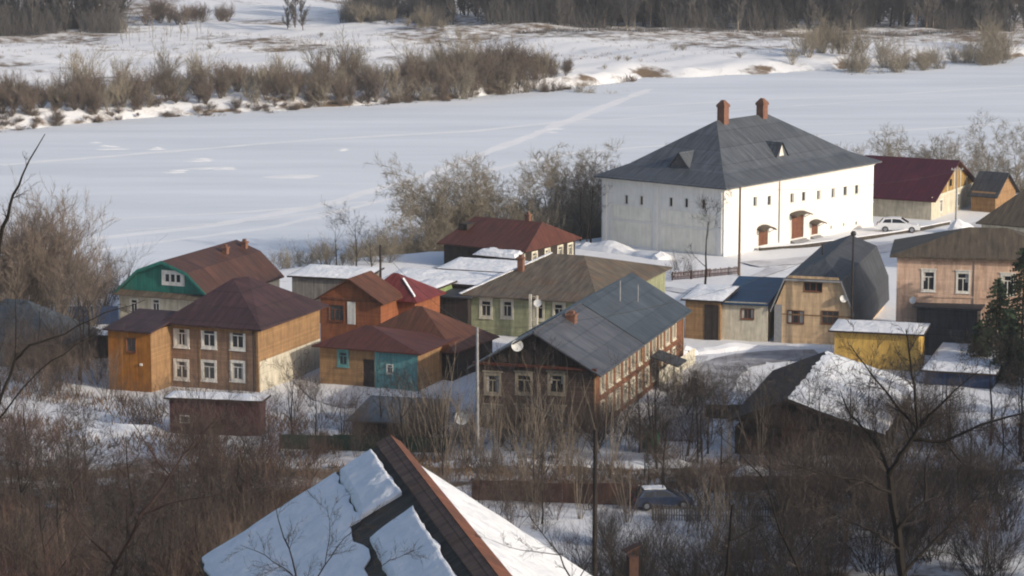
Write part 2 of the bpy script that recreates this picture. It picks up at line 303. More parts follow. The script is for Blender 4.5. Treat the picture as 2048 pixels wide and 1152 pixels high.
def make_ice():
    mb = MB(); xs = list(range(-300, 341, 20))
    for x0, x1 in zip(xs[:-1], xs[1:]):
        mb.face([(x0, near_line(x0) - 20, -4), (x1, near_line(x1) - 20, -4), (x1, float(far_line(x1)) + 22, -4), (x0, float(far_line(x0)) + 22, -4)])
    m = bpy.data.materials.new("river ice snow"); m.use_nodes = True
    n = m.node_tree.nodes; L = m.node_tree.links; b = n["Principled BSDF"]; b.inputs["Roughness"].default_value = .6; b.inputs["Specular IOR Level"].default_value = .3
    tc = n.new("ShaderNodeTexCoord"); mp = n.new("ShaderNodeMapping"); mp.inputs["Rotation"].default_value = (0, 0, -math.atan(.70)); mp.inputs["Scale"].default_value = (.016, .09, 1)
    L.new(tc.outputs["Object"], mp.inputs[0])
    no = n.new("ShaderNodeTexNoise"); no.inputs["Scale"].default_value = 1; no.inputs["Detail"].default_value = 9; no.inputs["Roughness"].default_value = .6; L.new(mp.outputs[0], no.inputs["Vector"])
    cr = n.new("ShaderNodeValToRGB"); cr.color_ramp.elements[0].position = .36; cr.color_ramp.elements[0].color = (.57, .60, .635, 1)
    cr.color_ramp.elements[1].position = .66; cr.color_ramp.elements[1].color = (.69, .71, .745, 1); L.new(no.outputs["Fac"], cr.inputs[0])
    n3 = n.new("ShaderNodeTexNoise"); n3.inputs["Scale"].default_value = .35; n3.inputs["Detail"].default_value = 5; L.new(tc.outputs["Object"], n3.inputs["Vector"])
    bp = n.new("ShaderNodeBump"); bp.inputs["Strength"].default_value = .35; bp.inputs["Distance"].default_value = .12; L.new(n3.outputs["Fac"], bp.inputs["Height"]); L.new(bp.outputs[0], b.inputs["Normal"])
    L.new(cr.outputs[0], b.inputs["Base Color"])
    o = mb.build("river_ice", m); tag(o, "frozen snow covered river", "river", kind='structure')
    def track(px, wd, seed, z):
        rng = random.Random(seed); t = MB(); pts = []
        P = [G(x, y, -4) for x, y in px]
        for a, bq in zip(P[:-1], P[1:]):
            k = max(2, int((bq - a).length / 4))
            pts += [a.lerp(bq, i / k) for i in range(k)]
        pts.append(P[-1]); L_, R_ = [], []
        for i, p in enumerate(pts):
            q = pts[min(i + 1, len(pts) - 1)] - pts[max(i - 1, 0)]; q.z = 0; nn = Vector((-q.y, q.x, 0)).normalized()
            ww = wd * (.6 + .7 * rng.random()); off = (rng.random() - .5) * .5
            L_.append((p.x + nn.x * (ww + off), p.y + nn.y * (ww + off), z)); R_.append((p.x - nn.x * (ww - off), p.y - nn.y * (ww - off), z))
        for i in range(len(pts) - 1): t.face([R_[i], R_[i + 1], L_[i + 1], L_[i]])
        o = t.build("ice_path", M['snow_track']); tag(o, kind='structure')
    tr = [([(180, 478), (420, 452), (640, 412), (860, 348), (1060, 272), (1180, 225), (1300, 178)], 1.3),
          ([(200, 500), (560, 452), (800, 392), (1000, 335), (1150, 305), (1400, 285), (1750, 265), (2048, 244)], .9),
          ([(0, 330), (300, 306), (620, 280), (950, 262), (1180, 238)], 1.2),
          ([(180, 440), (480, 425), (760, 402)], .7), ([(1250, 215), (1500, 200), (1800, 188), (2060, 170)], .8),
          ([(1100, 250), (1400, 225), (1700, 205), (2060, 185)], .5), ([(250, 462), (520, 440), (700, 418)], .5)]
    for k, (px, wd) in enumerate(tr): track(px, wd, k, -4 + .004 * (k + 1))
    rng = random.Random(5); sp = MB()
    for x, y, r in [(222, 296, 2.2), (432, 338, 3.2), (580, 352, 3.4), (205, 290, 1.4), (360, 342, 2.0), (300, 300, 1.5), (700, 300, 1.2), (410, 318, 2.6), (1120, 262, 1.6)]:
        for q in range(3):
            c = G(x + rng.uniform(-22, 22), y + rng.uniform(-5, 5), -4); rr = r * rng.uniform(.4, .8)
            ring = [(c.x + rr * math.cos(a) * rng.uniform(.7, 1.4) * 1.4, c.y + rr * math.sin(a) * rng.uniform(.6, 1.2), -4.0) for a in [k * math.pi / 4.5 for k in range(9)]]
            for i in range(9): sp.face([ring[i], ring[(i + 1) % 9], (c.x, c.y, -3.86)])
    tag(sp.build("snow_drifts", M['snow_track']), kind='structure')
make_ice()

# ------------------------------------------------------------------ houses
class House:
    """box footprint: origin = nearest base corner, +x = along the right hand wall, +y = along the left hand wall"""
    def __init__(s, name, label, cat, A, B, C, z=0.0, wt=None, group=None, depth=None):
        a, b, c = G(*A, z), G(*B, z), G(*C, z)
        v, u = (b - a), (c - a)
        tu, tv = math.atan2(u.y, u.x), math.atan2(v.y, v.x) - math.pi / 2
        k = wt if wt is not None else u.length / (u.length + v.length)
        s.th = tu * k + tv * (1 - k); s.o = a; s.z = z
        s.ux = Vector((math.cos(s.th), math.sin(s.th), 0)); s.uy = Vector((-math.sin(s.th), math.cos(s.th), 0))
        s.W = depth or s._len(s.ux, C[0]); s.L = s._len(s.uy, B[0])
        s.root = empty(name, a, s.th, label, cat, group)
    def _len(s, d, px):
        k = (px - 1024) / FPX; q = s.o - CAMP
        return (q.x - k * q.dot(FWD)) / (k * d.dot(FWD) - d.x)
    def loc(s, p):
        q = Vector(p) - s.o; return Vector((q.dot(s.ux), q.dot(s.uy), q.z))
    def wld(s, x, y, z=0): return s.o + s.ux * x + s.uy * y + Vector((0, 0, z))
    def hz(s, py, x=0, y=0):
        q = s.wld(x, y) - CAMP; k = (576 - py) / FPX
        return (k * q.dot(FWD) - q.dot(UPV)) / (UPV.z - k * FWD.z)
    def on(s, px, py, ax, val):
        d = ray(px, py); n = s.ux if ax == 'x' else s.uy
        t = ((s.wld(val, val) - CAMP).dot(n)) / d.dot(n)
        return s.loc(CAMP + d * t)
    def wx(s, px, py, x=0): p = s.on(px, py, 'x', x); return p.y, p.z      # on the left hand wall
    def wy(s, px, py, y=0): p = s.on(px, py, 'y', y); return p.x, p.z      # on the right hand wall
FX = lambda x0: (lambda u, v, n: (x0 - n, u, v))      # left hand wall: u -> y
FY = lambda y0: (lambda u, v, n: (u, y0 - n, v))      # right hand wall: u -> x
def panel(mb, fn, u0, u1, v0, v1, holes, dep=.14, flip=False):
    us = sorted({u0, u1, *[x for h in holes for x in h[:2]]}); vs = sorted({v0, v1, *[x for h in holes for x in h[2:]]})
    us = [u for u in us if u0 <= u <= u1]; vs = [v for v in vs if v0 <= v <= v1]
    def F(pts): mb.face([fn(*p) for p in (pts[::-1] if flip else pts)])
    for a, b in zip(us[:-1], us[1:]):
        for c, d in zip(vs[:-1], vs[1:]):
            m, k = (a + b) / 2, (c + d) / 2
            if any(h[0] < m < h[1] and h[2] < k < h[3] for h in holes): continue
            F([(a, c, 0), (b, c, 0), (b, d, 0), (a, d, 0)])
    for a, b, c, d in holes:
        F([(a, c, 0), (a, c, -dep), (b, c, -dep), (b, c, 0)][::-1]); F([(a, d, 0), (b, d, 0), (b, d, -dep), (a, d, -dep)][::-1])
        F([(a, c, 0), (a, d, 0), (a, d, -dep), (a, c, -dep)][::-1]); F([(b, c, 0), (b, c, -dep), (b, d, -dep), (b, d, 0)][::-1])
def walls(x0, x1, y0, y1, z0, z1, hl=(), hr=()):
    mb = MB()
    panel(mb, FX(x0), y0, y1, z0, z1, list(hl), flip=True)
    panel(mb, FY(y0), x0, x1, z0, z1, list(hr))
    mb.face([(x1, y0, z0), (x1, y1, z0), (x1, y1, z1), (x1, y0, z1)]); mb.face([(x1, y1, z0), (x0, y1, z0), (x0, y1, z1), (x1, y1, z1)])
    return mb
def hole(u, v, w, h): return (u - w / 2, u + w / 2, v - h / 2, v + h / 2)
def window(root, fn, h, mat, glass='dark_glass', casing=.14, mull=1, trans=True, dep=.10, cap=False, proud=.05):
    a, b, c, d = h; mb = MB(); k = casing
    if k > 0:
        mb.box(a - k, b + k, c - k, c, -.02, proud, fn); mb.box(a - k, b + k, d, d + k * (1.5 if cap else 1), -.02, proud, fn)
        mb.box(a - k, a, c, d, -.02, proud, fn); mb.box(b, b + k, c, d, -.02, proud, fn)
        if cap: mb.box(a - k * 1.5, b + k * 1.5, d + k * 1.5, d + k * 2.1, -.02, proud + .08, fn)
        mb.box(a - k * 1.2, b + k * 1.2, c - k * 1.35, c - k, -.02, proud + .06, fn)
    fr = .05
    mb.box(a, a + fr, c, d, -dep, -dep + .05, fn); mb.box(b - fr, b, c, d, -dep, -dep + .05, fn)
    mb.box(a + fr, b - fr, c, c + fr, -dep, -dep + .05, fn); mb.box(a + fr, b - fr, d - fr, d, -dep, -dep + .05, fn)
    tv = d - (d - c) * .28
    for i in range(mull):
        u = a + (b - a) * (i + 1) / (mull + 1); mb.box(u - .04, u + .04, c + fr, (tv if trans else d) - fr, -dep, -dep + .05, fn)
    if trans: mb.box(a + fr, b - fr, tv - .04, tv + .04, -dep, -dep + .05, fn)
    w_ = mb.build("window", mat, root)
    p = MB(); p.face([fn(*q) for q in ((a, c, -dep + .01), (b, c, -dep + .01), (b, d, -dep + .01), (a, d, -dep + .01))])
    p.build("pane", M[glass], w_)
    if WR.random() < .5 and (b - a) > .6 and casing > .04:
        q = MB(); f = WR.uniform(.15, .3) * (b - a); lo = c + (d - c) * WR.choice((0.02, .02, .5)); z0 = -dep + .012
        for u0, u1 in ((a + fr, a + f), (b - f, b - fr)):
            if WR.random() < .8: q.face([fn(u0, lo, z0), fn(u1, lo, z0), fn(u1, d - fr, z0), fn(u0, d - fr, z0)])
        if q.f: q.build("curtain", M['curtain'], w_)
    return w_
WR = random.Random(31)
def hip(x0, x1, y0, y1, ze, r0, r1, axis, th=.16, flare=0):
    """hip roof; ridge r0->r1 (along axis); flare lowers a ring near the eaves"""
    mb = MB(); c = [Vector((x0, y0, ze)), Vector((x1, y0, ze)), Vector((x1, y1, ze)), Vector((x0, y1, ze))]
    r0, r1 = Vector(r0), Vector(r1)
    rr = [r0, r1, r1, r0] if axis == 'x' else [r0, r0, r1, r1]
    rings = [c]
    if flare:
        t = .30; mring = [a.lerp(b, t) for a, b in zip(c, rr)]
        for p in mring: p.z = ze + (p.z - ze) * flare
        rings.append(mring)
    for a, b in zip(rings[:-1], rings[1:]):
        for k in range(4): mb.face([a[k], a[(k + 1) % 4], b[(k + 1) % 4], b[k]])
    a = rings[-1]
    for k in range(4):
        p, q = rr[k], rr[(k + 1) % 4]
        mb.face([a[k], a[(k + 1) % 4], p] if (p - q).length < 1e-4 else [a[k], a[(k + 1) % 4], q, p])
    d = Vector((0, 0, -th)); e = [p + d for p in c]
    for k in range(4): mb.face([e[k], e[(k + 1) % 4], c[(k + 1) % 4], c[k]])
    mb.face(e[::-1])
    return mb
def prof(axis, pts, a0, a1, th=.14):
    """roof shell: profile [(s, z)] across the ridge, run from a0 to a1 along axis"""
    mb = MB(); P = (lambda a, s, z: (a, s, z)) if axis == 'x' else (lambda a, s, z: (s, a, z))
    lo = [(s, z - th) for s, z in pts]; n = len(pts)
    for k in range(n - 1):
        (s0, z0), (s1, z1) = pts[k], pts[k + 1]
        mb.face([P(a0, s0, z0), P(a1, s0, z0), P(a1, s1, z1), P(a0, s1, z1)])
        (s0, z0), (s1, z1) = lo[k], lo[k + 1]
        mb.face([P(a0, s0, z0), P(a0, s1, z1), P(a1, s1, z1), P(a1, s0, z0)])
        for a in (a0, a1): mb.face([P(a, pts[k][0], pts[k][1]), P(a, pts[k + 1][0], pts[k + 1][1]), P(a, lo[k + 1][0], lo[k + 1][1]), P(a, lo[k][0], lo[k][1])])
    for k in (0, n - 1): mb.face([P(a0, *pts[k]), P(a1, *pts[k]), P(a1, *lo[k]), P(a0, *lo[k])])
    return mb
def chimney(root, x, y, z0, z1, w=.6, mat='brick', cap=True, name="chimney"):
    mb = MB(); h = w / 2
    mb.box(x - h, x + h, y - h, y + h, z0, z1)
    if cap: mb.box(x - h - .08, x + h + .08, y - h - .08, y + h + .08, z1, z1 + .16); mb.box(x - h * .6, x + h * .6, y - h * .6, y + h * .6, z1 + .16, z1 + .42)
    return mb.build(name, M[mat], root)
def dish(p, yaw, label, r=.45, tilt=.35, mount=None):
    root = empty("satellite_dish", p, yaw, label, "satellite dish")
    mb = MB(); n = 14; rings = [(0, 0), (.5, .05), (.85, .13), (1, .19)]
    for (a, za), (b, zb) in zip(rings[:-1], rings[1:]):
        for k in range(n):
            t0, t1 = 2 * math.pi * k / n, 2 * math.pi * (k + 1) / n
            def q(rr, zz, t, back=0): 
                v = Vector((rr * r * math.cos(t), -(zz * r) - .12 + back, rr * r * math.sin(t))); v.rotate(Matrix.Rotation(-tilt, 3, 'X')); return v
            f = [q(a, za, t0), q(a, za, t1), q(b, zb, t1), q(b, zb, t0)]
            if a == 0: f = f[1:]
            mb.face(f)
    mb.build("reflector", M['dish'], root)
    k = MB(); k.tube((0, .1, -.1), (0, -.12, 0), .03); k.tube((0, -.15, -r * .8), (0, -r * .95, -.05), .015); k.build("arm", M['black_metal'], root)
    return root

rng0 = random.Random(3)
# ---- white two storey mansion with a grey hipped roof
def mansion():
    H = House("white_mansion", "large white two storey mansion with grey flared hip roof and two brick chimneys", "house", (1447, 514), (1203, 486), (1745, 452))
    W, L = H.W, H.L; h = H.hz(377)
    hl = [hole(*H.wx(x, y), .46, 1.1) for x, y in ((1253, 399), (1283, 401), (1342, 404), (1373, 406), (1407, 408))]
    hr = [hole(*H.wy(x, y), .72, 1.15) for x, y in ((1510, 403), (1538, 401), (1584, 396), (1607, 393), (1637, 390), (1666, 386), (1690, 382), (1713, 379))]
    sm = [hole(*H.wy(x, y), .28, .4) for x, y in ((1662, 454), (1687, 449), (1712, 446))]
    drs = []
    for x, y0, y1, w in ((1526, 458, 494, 2.0), (1595, 428, 484, 2.7), (1629, 445, 474, 1.45)):
        u, zt = H.wy(x, y0); drs.append((u - w / 2, u + w / 2, 0.1 if x == 1526 else .45, zt))
    walls(0, W, 0, L, -1, h, hl, hr + sm + drs).build("wall", M['white_plaster'], H.root)
    for q in hl: window(H.root, FX(0), q, M['white_paint'], casing=.03, mull=0, trans=False)
    for q in hr: window(H.root, FY(0), q, M['white_paint'], casing=.05, mull=0, trans=False)
    for q in sm: window(H.root, FY(0), q, M['white_paint'], casing=.02, mull=0, trans=False)
    s = MB(); u, v = H.wx(1396, 404); s.box(u - .14, u + .16, v - .55, v + .55, .03, .08, FX(0)); s.build("shutter", M['white_paint'], H.root)
    for i, (a, b, c, d) in enumerate(drs):
        mb = MB(); mb.box(a, b, c, d, -.13, -.06, FY(0)); dr = mb.build("door", M['door_wood'], H.root)
        k = MB(); k.box(b - .22, b - .14, c + .95, c + 1.1, -.06, -.02, FY(0)); k.build("handle", M['black_metal'], dr)
        fr = MB(); fr.box(a - .16, a, c, d + .16, -.02, .05, FY(0)); fr.box(b, b + .16, c, d + .16, -.02, .05, FY(0)); fr.build("door_frame", M['white_paint'], H.root)
        ov = .45 if i else .35; cn = MB(); n = 8; ca = (a + b) / 2; hw = (b - a) / 2 + ov
        for k in range(n):
            f = lambda t: (ca + hw * math.cos(t), d + .12 + (.42 if i == 0 else .28) * math.sin(t))
            t0, t1 = math.pi * k / n, math.pi * (k + 1) / n; (p0, z0), (p1, z1) = f(t0), f(t1)
            cn.face([(p0, 0, z0), (p0, -1.1, z0 - .25), (p1, -1.1, z1 - .25), (p1, 0, z1)])
            cn.face([(p0, 0, z0 - .09), (p1, 0, z1 - .09), (p1, -1.1, z1 - .34), (p0, -1.1, z0 - .34)])
            cn.face([(p0, -1.1, z0 - .25), (p0, -1.1, z0 - .34), (p1, -1.1, z1 - .34), (p1, -1.1, z1 - .25)])
        cp = cn.build("door_canopy", M['olive_roof'], H.root)
        br = MB()
        for u in (a - .2, b + .2): br.tube((u, 0, d - .55), (u, -.9, d - .05), .035)
        br.build("bracket", M['black_metal'], cp)
        if c > .2:
            st = MB()
            for q in range(3): st.box(a - .3, b + .3, -1.0 + .3 * q - .003 * q, -.003, -.3 + .15 * q, .0 + .15 * q)
            st.build("step", M['concrete'], H.root)
    for x, y in ((1440, 440), (1312, 440), (1210, 440)):
        p = MB(); u, _ = H.wx(x, y); p.box(u - .28, u + .28, -1, h - .36, 0, .12, FX(0)); p.build("pilaster", M['white_plaster'], H.root)
    p = MB(); p.box(-.1, W + .02, -1, .45, 0, .10, FY(0)); p.build("plinth", M['white_plaster'], H.root)
    bnd = MB(); zb = H.wy(1600, 432)[1]; bnd.box(.02, drs[1][0] - .9, zb - .08, zb + .08, 0, .06, FY(0)); bnd.box(drs[1][1] + .9, W, zb - .08, zb + .08, 0, .06, FY(0))
    bnd.box(.6, L, zb - .1, zb + .1, 0, .06, FX(0)); bnd.build("string_course", M['white_plaster'], H.root)
    for xa, xb in ((1222, 1302), (1322, 1430)):
        ua, ub = H.wx(xa, 470)[0], H.wx(xb, 470)[0]; m = MB(); zt = H.wx(1260, 412)[1]
        m.box(min(ua, ub), max(ua, ub), 0.2, zb - .15, .003, .03, FX(0)); m.box(min(ua, ub), max(ua, ub), zb + .15, zt, .003, .03, FX(0)); m.build("wall_panel", M['cream_panel'], H.root)
    pl = MB(); u, v = H.wy(1558, 380); pl.tube((u, -.12, .3), (u, -.12, h), .07); pl.build("drainpipe", M['concrete'], H.root)
    co_ = MB()
    for k, (e, z0, z1) in enumerate(((.12, h - .34, h - .18), (.24, h - .18, h - .02))): co_.box(-e, W + e, -e, L + e, z0, z1)
    co_.build("cornice", M['white_plaster'], H.root)
    a = H.on(1433, 238, 'y', L / 2); b = H.on(1533, 230, 'y', L / 2); zr = (a.z + b.z) / 2
    e = .75
    rf = hip(-e, W + e, -e, L + e, h + .12, (a.x, L / 2, zr), (b.x, L / 2, zr), 'x', .16, .76).build("roof", M['slate_metal'], H.root)
    for (px, py), (tx, ty) in (((1446, 240), (1446, 206)), ((1524, 232), (1524, 202))):
        c = H.on(px, py, 'y', L / 2 - .2); t = H.on(tx, ty, 'y', L / 2 - .2)
        mb = MB(); q = .52; mb.box(c.x - q, c.x + q, L / 2 - q - .2, L / 2 + q - .2, zr - 1.4, t.z - .5)
        q = .62; mb.box(c.x - q, c.x + q, L / 2 - q - .2, L / 2 + q - .2, t.z - .5, t.z - .25)
        for k in range(5): q = .58 - .09 * k; mb.box(c.x - q, c.x + q, L / 2 - q - .2, L / 2 + q - .2, t.z - .25 + .12 * k, t.z - .25 + .12 * (k + 1))
        mb.build("chimney", M['brick'], rf)
    # dormers: little shed boxes out of the slope
    slope_y = lambda y: h + .12 + (zr - h - .12) * (.3 * .76 + (max(0, (y + e) / (L / 2 + e) - .3) / .7) * (1 - .3 * .76))
    x0 = H.on(1556, 318, 'y', 3.4).x; y0 = 2.9; z0 = slope_y(y0)
    d = MB(); zt = z0 + 1.75; yb = y0 + 4.5
    d.face([(x0 - 1.3, y0, z0), (x0 + 1.3, y0, z0), (x0, y0, zt)]); d.face([(x0 - 1.4, y0 - .2, z0 - .05), (x0, y0 - .2, zt), (x0, yb, zt), (x0 - 1.4, y0 + 1.2, z0 + .3)]); d.face([(x0 + 1.4, y0 - .2, z0 - .05), (x0 + 1.4, y0 + 1.2, z0 + .3), (x0, yb, zt), (x0, y0 - .2, zt)])
    dm = d.build("dormer", M['slate_metal'], rf)
    g = MB(); g.face([(x0 - .5, y0 - .02, z0 + .08), (x0 + .5, y0 - .02, z0 + .08), (x0, y0 - .02, zt - .3)]); g.build("vent", M['white_paint'], dm)
    slope_x = lambda x: h + .12 + (zr - h - .12) * (.3 * .76 + (max(0, (x + e) / (a.x + e) - .3) / .7) * (1 - .3 * .76))
    xx = 2.9; yy = H.on(1362, 322, 'x', 3.2).y; z0 = slope_x(xx); zt = z0 + 1.8
    d = MB(); d.face([(xx, yy + 1.5, z0), (xx, yy - 1.5, z0), (xx, yy, zt)]); d.face([(xx - .2, yy - 1.6, z0 - .1), (xx + 4, yy, zt), (xx - .2, yy, zt)]); d.face([(xx - .2, yy + 1.6, z0 - .1), (xx - .2, yy, zt), (xx + 4, yy, zt)])
    dm = d.build("dormer", M['slate_metal'], rf)
    g = MB(); g.face([(xx - .03, yy + 1.1, z0 + .1), (xx - .03, yy - 1.1, z0 + .1), (xx - .03, yy, zt - .3)]); g.build("vent", M['dark_glass'], dm)
mansion()

# ---- two storey brown house with purple roof
def brown_house():
    H = House("brown_house", "two storey brown timber house with dark purple hip roof and six white framed windows", "house", (517, 786), (342, 768), (640, 716), wt=.35)
    W, L = H.W, H.L; h = H.hz(658)
    hs = [hole(*H.wx(x, y), 1.15, 1.5) for x, y in ((363, 674), (418, 676), (475, 679), (363, 739), (418, 741), (475, 742))]
    walls(0, W, 0, L, -1, h, hs).build("wall", M['brown_siding'], H.root)
    for i, q in enumerate(hs): window(H.root, FX(0), q, M['white_paint'], casing=.22, mull=1, cap=i < 3, glass='dark_glass' if i < 3 else 'dim_glass')
    s = MB(); s.box(.15, W, 2.8, h - .05, .004, .05, FY(0)); s.build("side_boarding", M['tan_siding'], H.root)
    s = MB(); s.box(.15, W, -1, 2.8, .004, .07, FY(0)); s.build("plaster_base", M['cream_wall'], H.root)
    s = MB(); s.box(-.08, .15, -.08, .15, -1, h - .02); s.box(-.06, .0, L - .12, L + .02, -1, h - .02); s.build("corner_board", M['tan_siding'], H.root)
    for k in (.32, .66): pass
    s = MB()
    for u in (L * .315, L * .66): s.box(u - .09, u + .09, -.5, h - .05, .0, .05, FX(0))
    s.build("wall_batten", M['tan_siding'], H.root)
    s = MB(); s.box(-.1, .0, 0.15, L, h - .5, h - .05); s.build("frieze", M['tan_siding'], H.root)
    s = MB(); s.tube((-.2, .35, 0), (-.2, .35, h), .06); s.build("drainpipe", M['pole_dark'], H.root)
    a = H.on(503, 558, 'y', L / 2); e = .7
    rx = min(max(a.x, W * .22), W * .5)
    rz = H.hz(558, rx, L / 2)
    hip(-e, W + e, -e, L + e, h + .1, (rx, L * .64, rz), (W * .62, L * .55, rz), 'x', .16).build("roof", M['purple_roof'], H.root)
    # orange annex standing forward of the facade at the left
    xw, L2 = -2.6, None
    pa = H.on(303, 784, 'y', L + .0); D = H.wld(0, 0)
    p1 = H.loc(G(303, 786)); p2 = H.loc(G(199, 786)); ax = p1.x; y0, y1 = L - .02 if False else p1.y, p2.y
    h2 = H.hz(664, ax, y0)
    hw = hole(*H.wx(262, 690, ax), .9, 1.2)
    walls(ax, 4, y0, y1, -1, h2, [hw]).build("annex_wall", M['orange_boards'], H.root)
    window(H.root, FX(ax), hw, M['door_wood'], casing=.08, mull=1, glass='dim_glass', trans=False)
    zt = h2 + .85
    prof('y', [(ax - .4, h2 + .05), (2.6, zt)], y0 - .3, y1 + .35).build("annex_roof", M['purple_roof'], H.root)
    s = MB(); s.box(ax, 0 if ax < 0 else ax, -1, h2, .004, .04, FY(y0)); s.build("annex_side_boarding", M['tan_siding'], H.root)
    lamp = MB(); u, v = H.wx(283, 729, ax); lamp.box(u - .12, u + .12, v - .1, v + .1, .0, .15, FX(ax)); lamp.build("wall_lamp", M['white_paint'], H.root)
brown_house()

# ---- teal gabled house behind it
def teal_house():
    H = House("teal_house", "house with bright teal boarded gable and long brown gambrel roof behind the brown house", "house", (422, 662), (240, 645), (560, 610))
    W, L = H.W, H.L; h = H.hz(596)
    apex = H.on(334, 521, 'x', 0); my = L / 2; zr = apex.z
    hs = [hole(*H.wx(x, 612), .7, 1.3) for x in (268, 312)]
    walls(0, W, 0, L, -1, h, hs).build("wall", M['cream_wall'], H.root)
    for q in hs: window(H.root, FX(0), q, M['white_paint'], casing=.15)
    k1 = (my - L * .27, h + (zr - h) * .70)
    pts = [(-.35, h - .05), (k1[0], k1[1]), (my, zr), (L - k1[0], k1[1]), (L + .35, h - .05)]
    g = MB(); inn = [(0, h), (k1[0], k1[1] - .18), (my, zr - .2), (L - k1[0], k1[1] - .18), (L, h)]
    hw = hole(*H.wx(347, 556), 1.9, .95)
    g.extrude([(-.02, s, z) for s, z in inn], (W, 0, 0)); go = g.build("gable", M['teal_boards'], H.root)
    mb = MB(); a, b, c, d = hw; mb.box(a - .35, b + .35, c - .3, d + .3, .02, .12, FX(0)); wo = mb.build("window", M['white_paint'], H.root)
    for k in range(3):
        p = MB(); u = a + (b - a) * (k + .5) / 3; p.box(u - .2, u + .2, c + .1, d - .1, .121, .14, FX(0)); p.build("pane", M['dark_glass'], wo)
    prof('x', pts, -.5, W + .4, .16).build("roof", M['rust_roof'], H.root)
    f = MB(); f.extrude([(-.52, s, z + .03) for s, z in pts] + [(-.52, s, z - .30) for s, z in pts[::-1]], (-.06, 0, 0)); f.build("barge_board", M['teal_boards'], H.root)
    s = prof('y', [(-.9, h - .15), (0, h + .25)], -.2, L + .2, .1); s.build("pent_roof", M['asbestos'], H.root)
    for (x, y) in ((490, 545), (452, 560)):
        c = H.on(x, y, 'y', my - 1.6); chimney(H.root, c.x, my - 1.6, zr - 2.2, zr - .1, .55)
teal_house()

# ---- tan log house with turquoise porch
def tan_house():
    H = House("tan_house", "small tan and turquoise log house with red pyramid roof right of the brown house", "house", (836, 782), (640, 764), (905, 742), wt=.3)
    W, L = H.W, H.L; h = H.hz(707)
    y1 = H.wx(724, 740)[0]; y2 = H.wx(750, 740)[0]
    hs = [hole(*H.wx(686, 717), .75, 1.1), (y2 + .1, y1 - .1, -.2, h - .9), hole(*H.wx(780, 738), .5, .75)]
    walls(0, W, 0, L, -1, h, hs).build("wall", M['tan_siding'], H.root)
    window(H.root, FX(0), hs[0], M['teal_wall'], casing=.2, cap=True)
    d = MB(); a, b, c, e_ = hs[1]; d.box(a, b, c, e_, -.13, -.08, FX(0)); d.build("door", M['dark_board'], H.root)
    t = MB(); q = hs[2]
    panel(t, FX(-.05), 0, y2, -1, h - .02, [q], dep=.05, flip=True); t.build("turquoise_boarding", M['teal_wall'], H.root)
    window(H.root, FX(-.05), q, M['white_paint'], casing=.08)
    e = .55; rz = H.hz(651, W * .45, L * .64)
    hip(-e, W + e, -e, L + e, h + .08, (W * .45, L * .64, rz), (W * .45, L * .70, rz), 'y', .12).build("roof", M['red_roof'], H.root)
    B = House("brown_roofed_house", "house with big orange brown pyramid roof squeezed behind the tan and turquoise house", "house", (905, 762), (700, 738), (985, 712), wt=.3)
    h3 = B.hz(704); ap = B.hz(612, B.W * .5, B.L * .52)
    walls(0, B.W, 0, B.L, -1, h3).build("wall", M['dark_log'], B.root)
    hip(-.5, B.W + .5, -.5, B.L + .5, h3 + .05, (B.W * .5, B.L * .49, ap), (B.W * .5, B.L * .55, ap), 'y', .12).build("roof", M['orange_roof'], B.root)
tan_house()

# ---- orange houses
def orange_houses():
    H = House("orange_gabled_house", "orange house with a boarded gable and white panel door right of the brown house", "house", (762, 702), (642, 690), (800, 672), wt=.35)
    W, L = H.W, H.L; h = H.hz(602, 0, 0); ap = H.on(694, 556, 'x', 0)
    hw = hole(*H.wx(673, 626), 1.5, 1.5)
    walls(0, W, 0, L, -1, h, [hw]).build("wall", M['orange_wall'], H.root)
    window(H.root, FX(0), hw, M['door_wood'], casing=.1, mull=2, glass='dim_glass')
    d = MB(); u, v = H.wx(703, 622); d.box(u - .42, u + .42, v - 1.3, v + .9, .005, .05, FX(0)); d.build("door", M['white_paint'], H.root)
    g = MB(); g.extrude([(-.02, 0, h), (-.02, L / 2, ap.z - .15), (-.02, L, h)], (W, 0, 0)); g.build("gable", M['orange_wall'], H.root)
    prof('x', [(-.5, h - .2), (L / 2, ap.z + .05), (L + .5, h - .2)], -.5, W + .3, .14).build("roof", M['orange_roof'], H.root)
    b = MB(); b.box(-.12, 0, -.1, L + .1, h - .12, h + .08); b.build("belt_board", M['door_wood'], H.root)
    K = House("red_roofed_house", "orange brick cottage with dark red pyramid roof behind the dark utility pole", "house", (830, 690), (735, 680), (880, 662), wt=.35)
    h = K.hz(604); walls(0, K.W, 0, K.L, -1, h).build("wall", M['orange_wall'], K.root)
    ap = K.hz(547, K.W / 2, K.L * .5); e = .5
    hip(-e, K.W + e, -e, K.L + e, h + .08, (K.W / 2, K.L * .62, ap), (K.W / 2, K.L * .72, ap), 'y', .12).build("roof", M['deepred_roof'], K.root)
    s = MB(); c = [Vector((-e, -e, h + .16)), Vector((K.W / 2, K.L * .62, ap + .08))]; dd = Vector((.25, -.1, .05))
    s.extrude([c[0].lerp(c[1], .15), c[0].lerp(c[1], .75), c[0].lerp(c[1], .75) + Vector((.5, .1, .02)), c[0].lerp(c[1], .15) + Vector((.5, .1, -.02))], (0, 0, .12)); s.build("snow_strip", M['snow_roof'], K.root)
orange_houses()

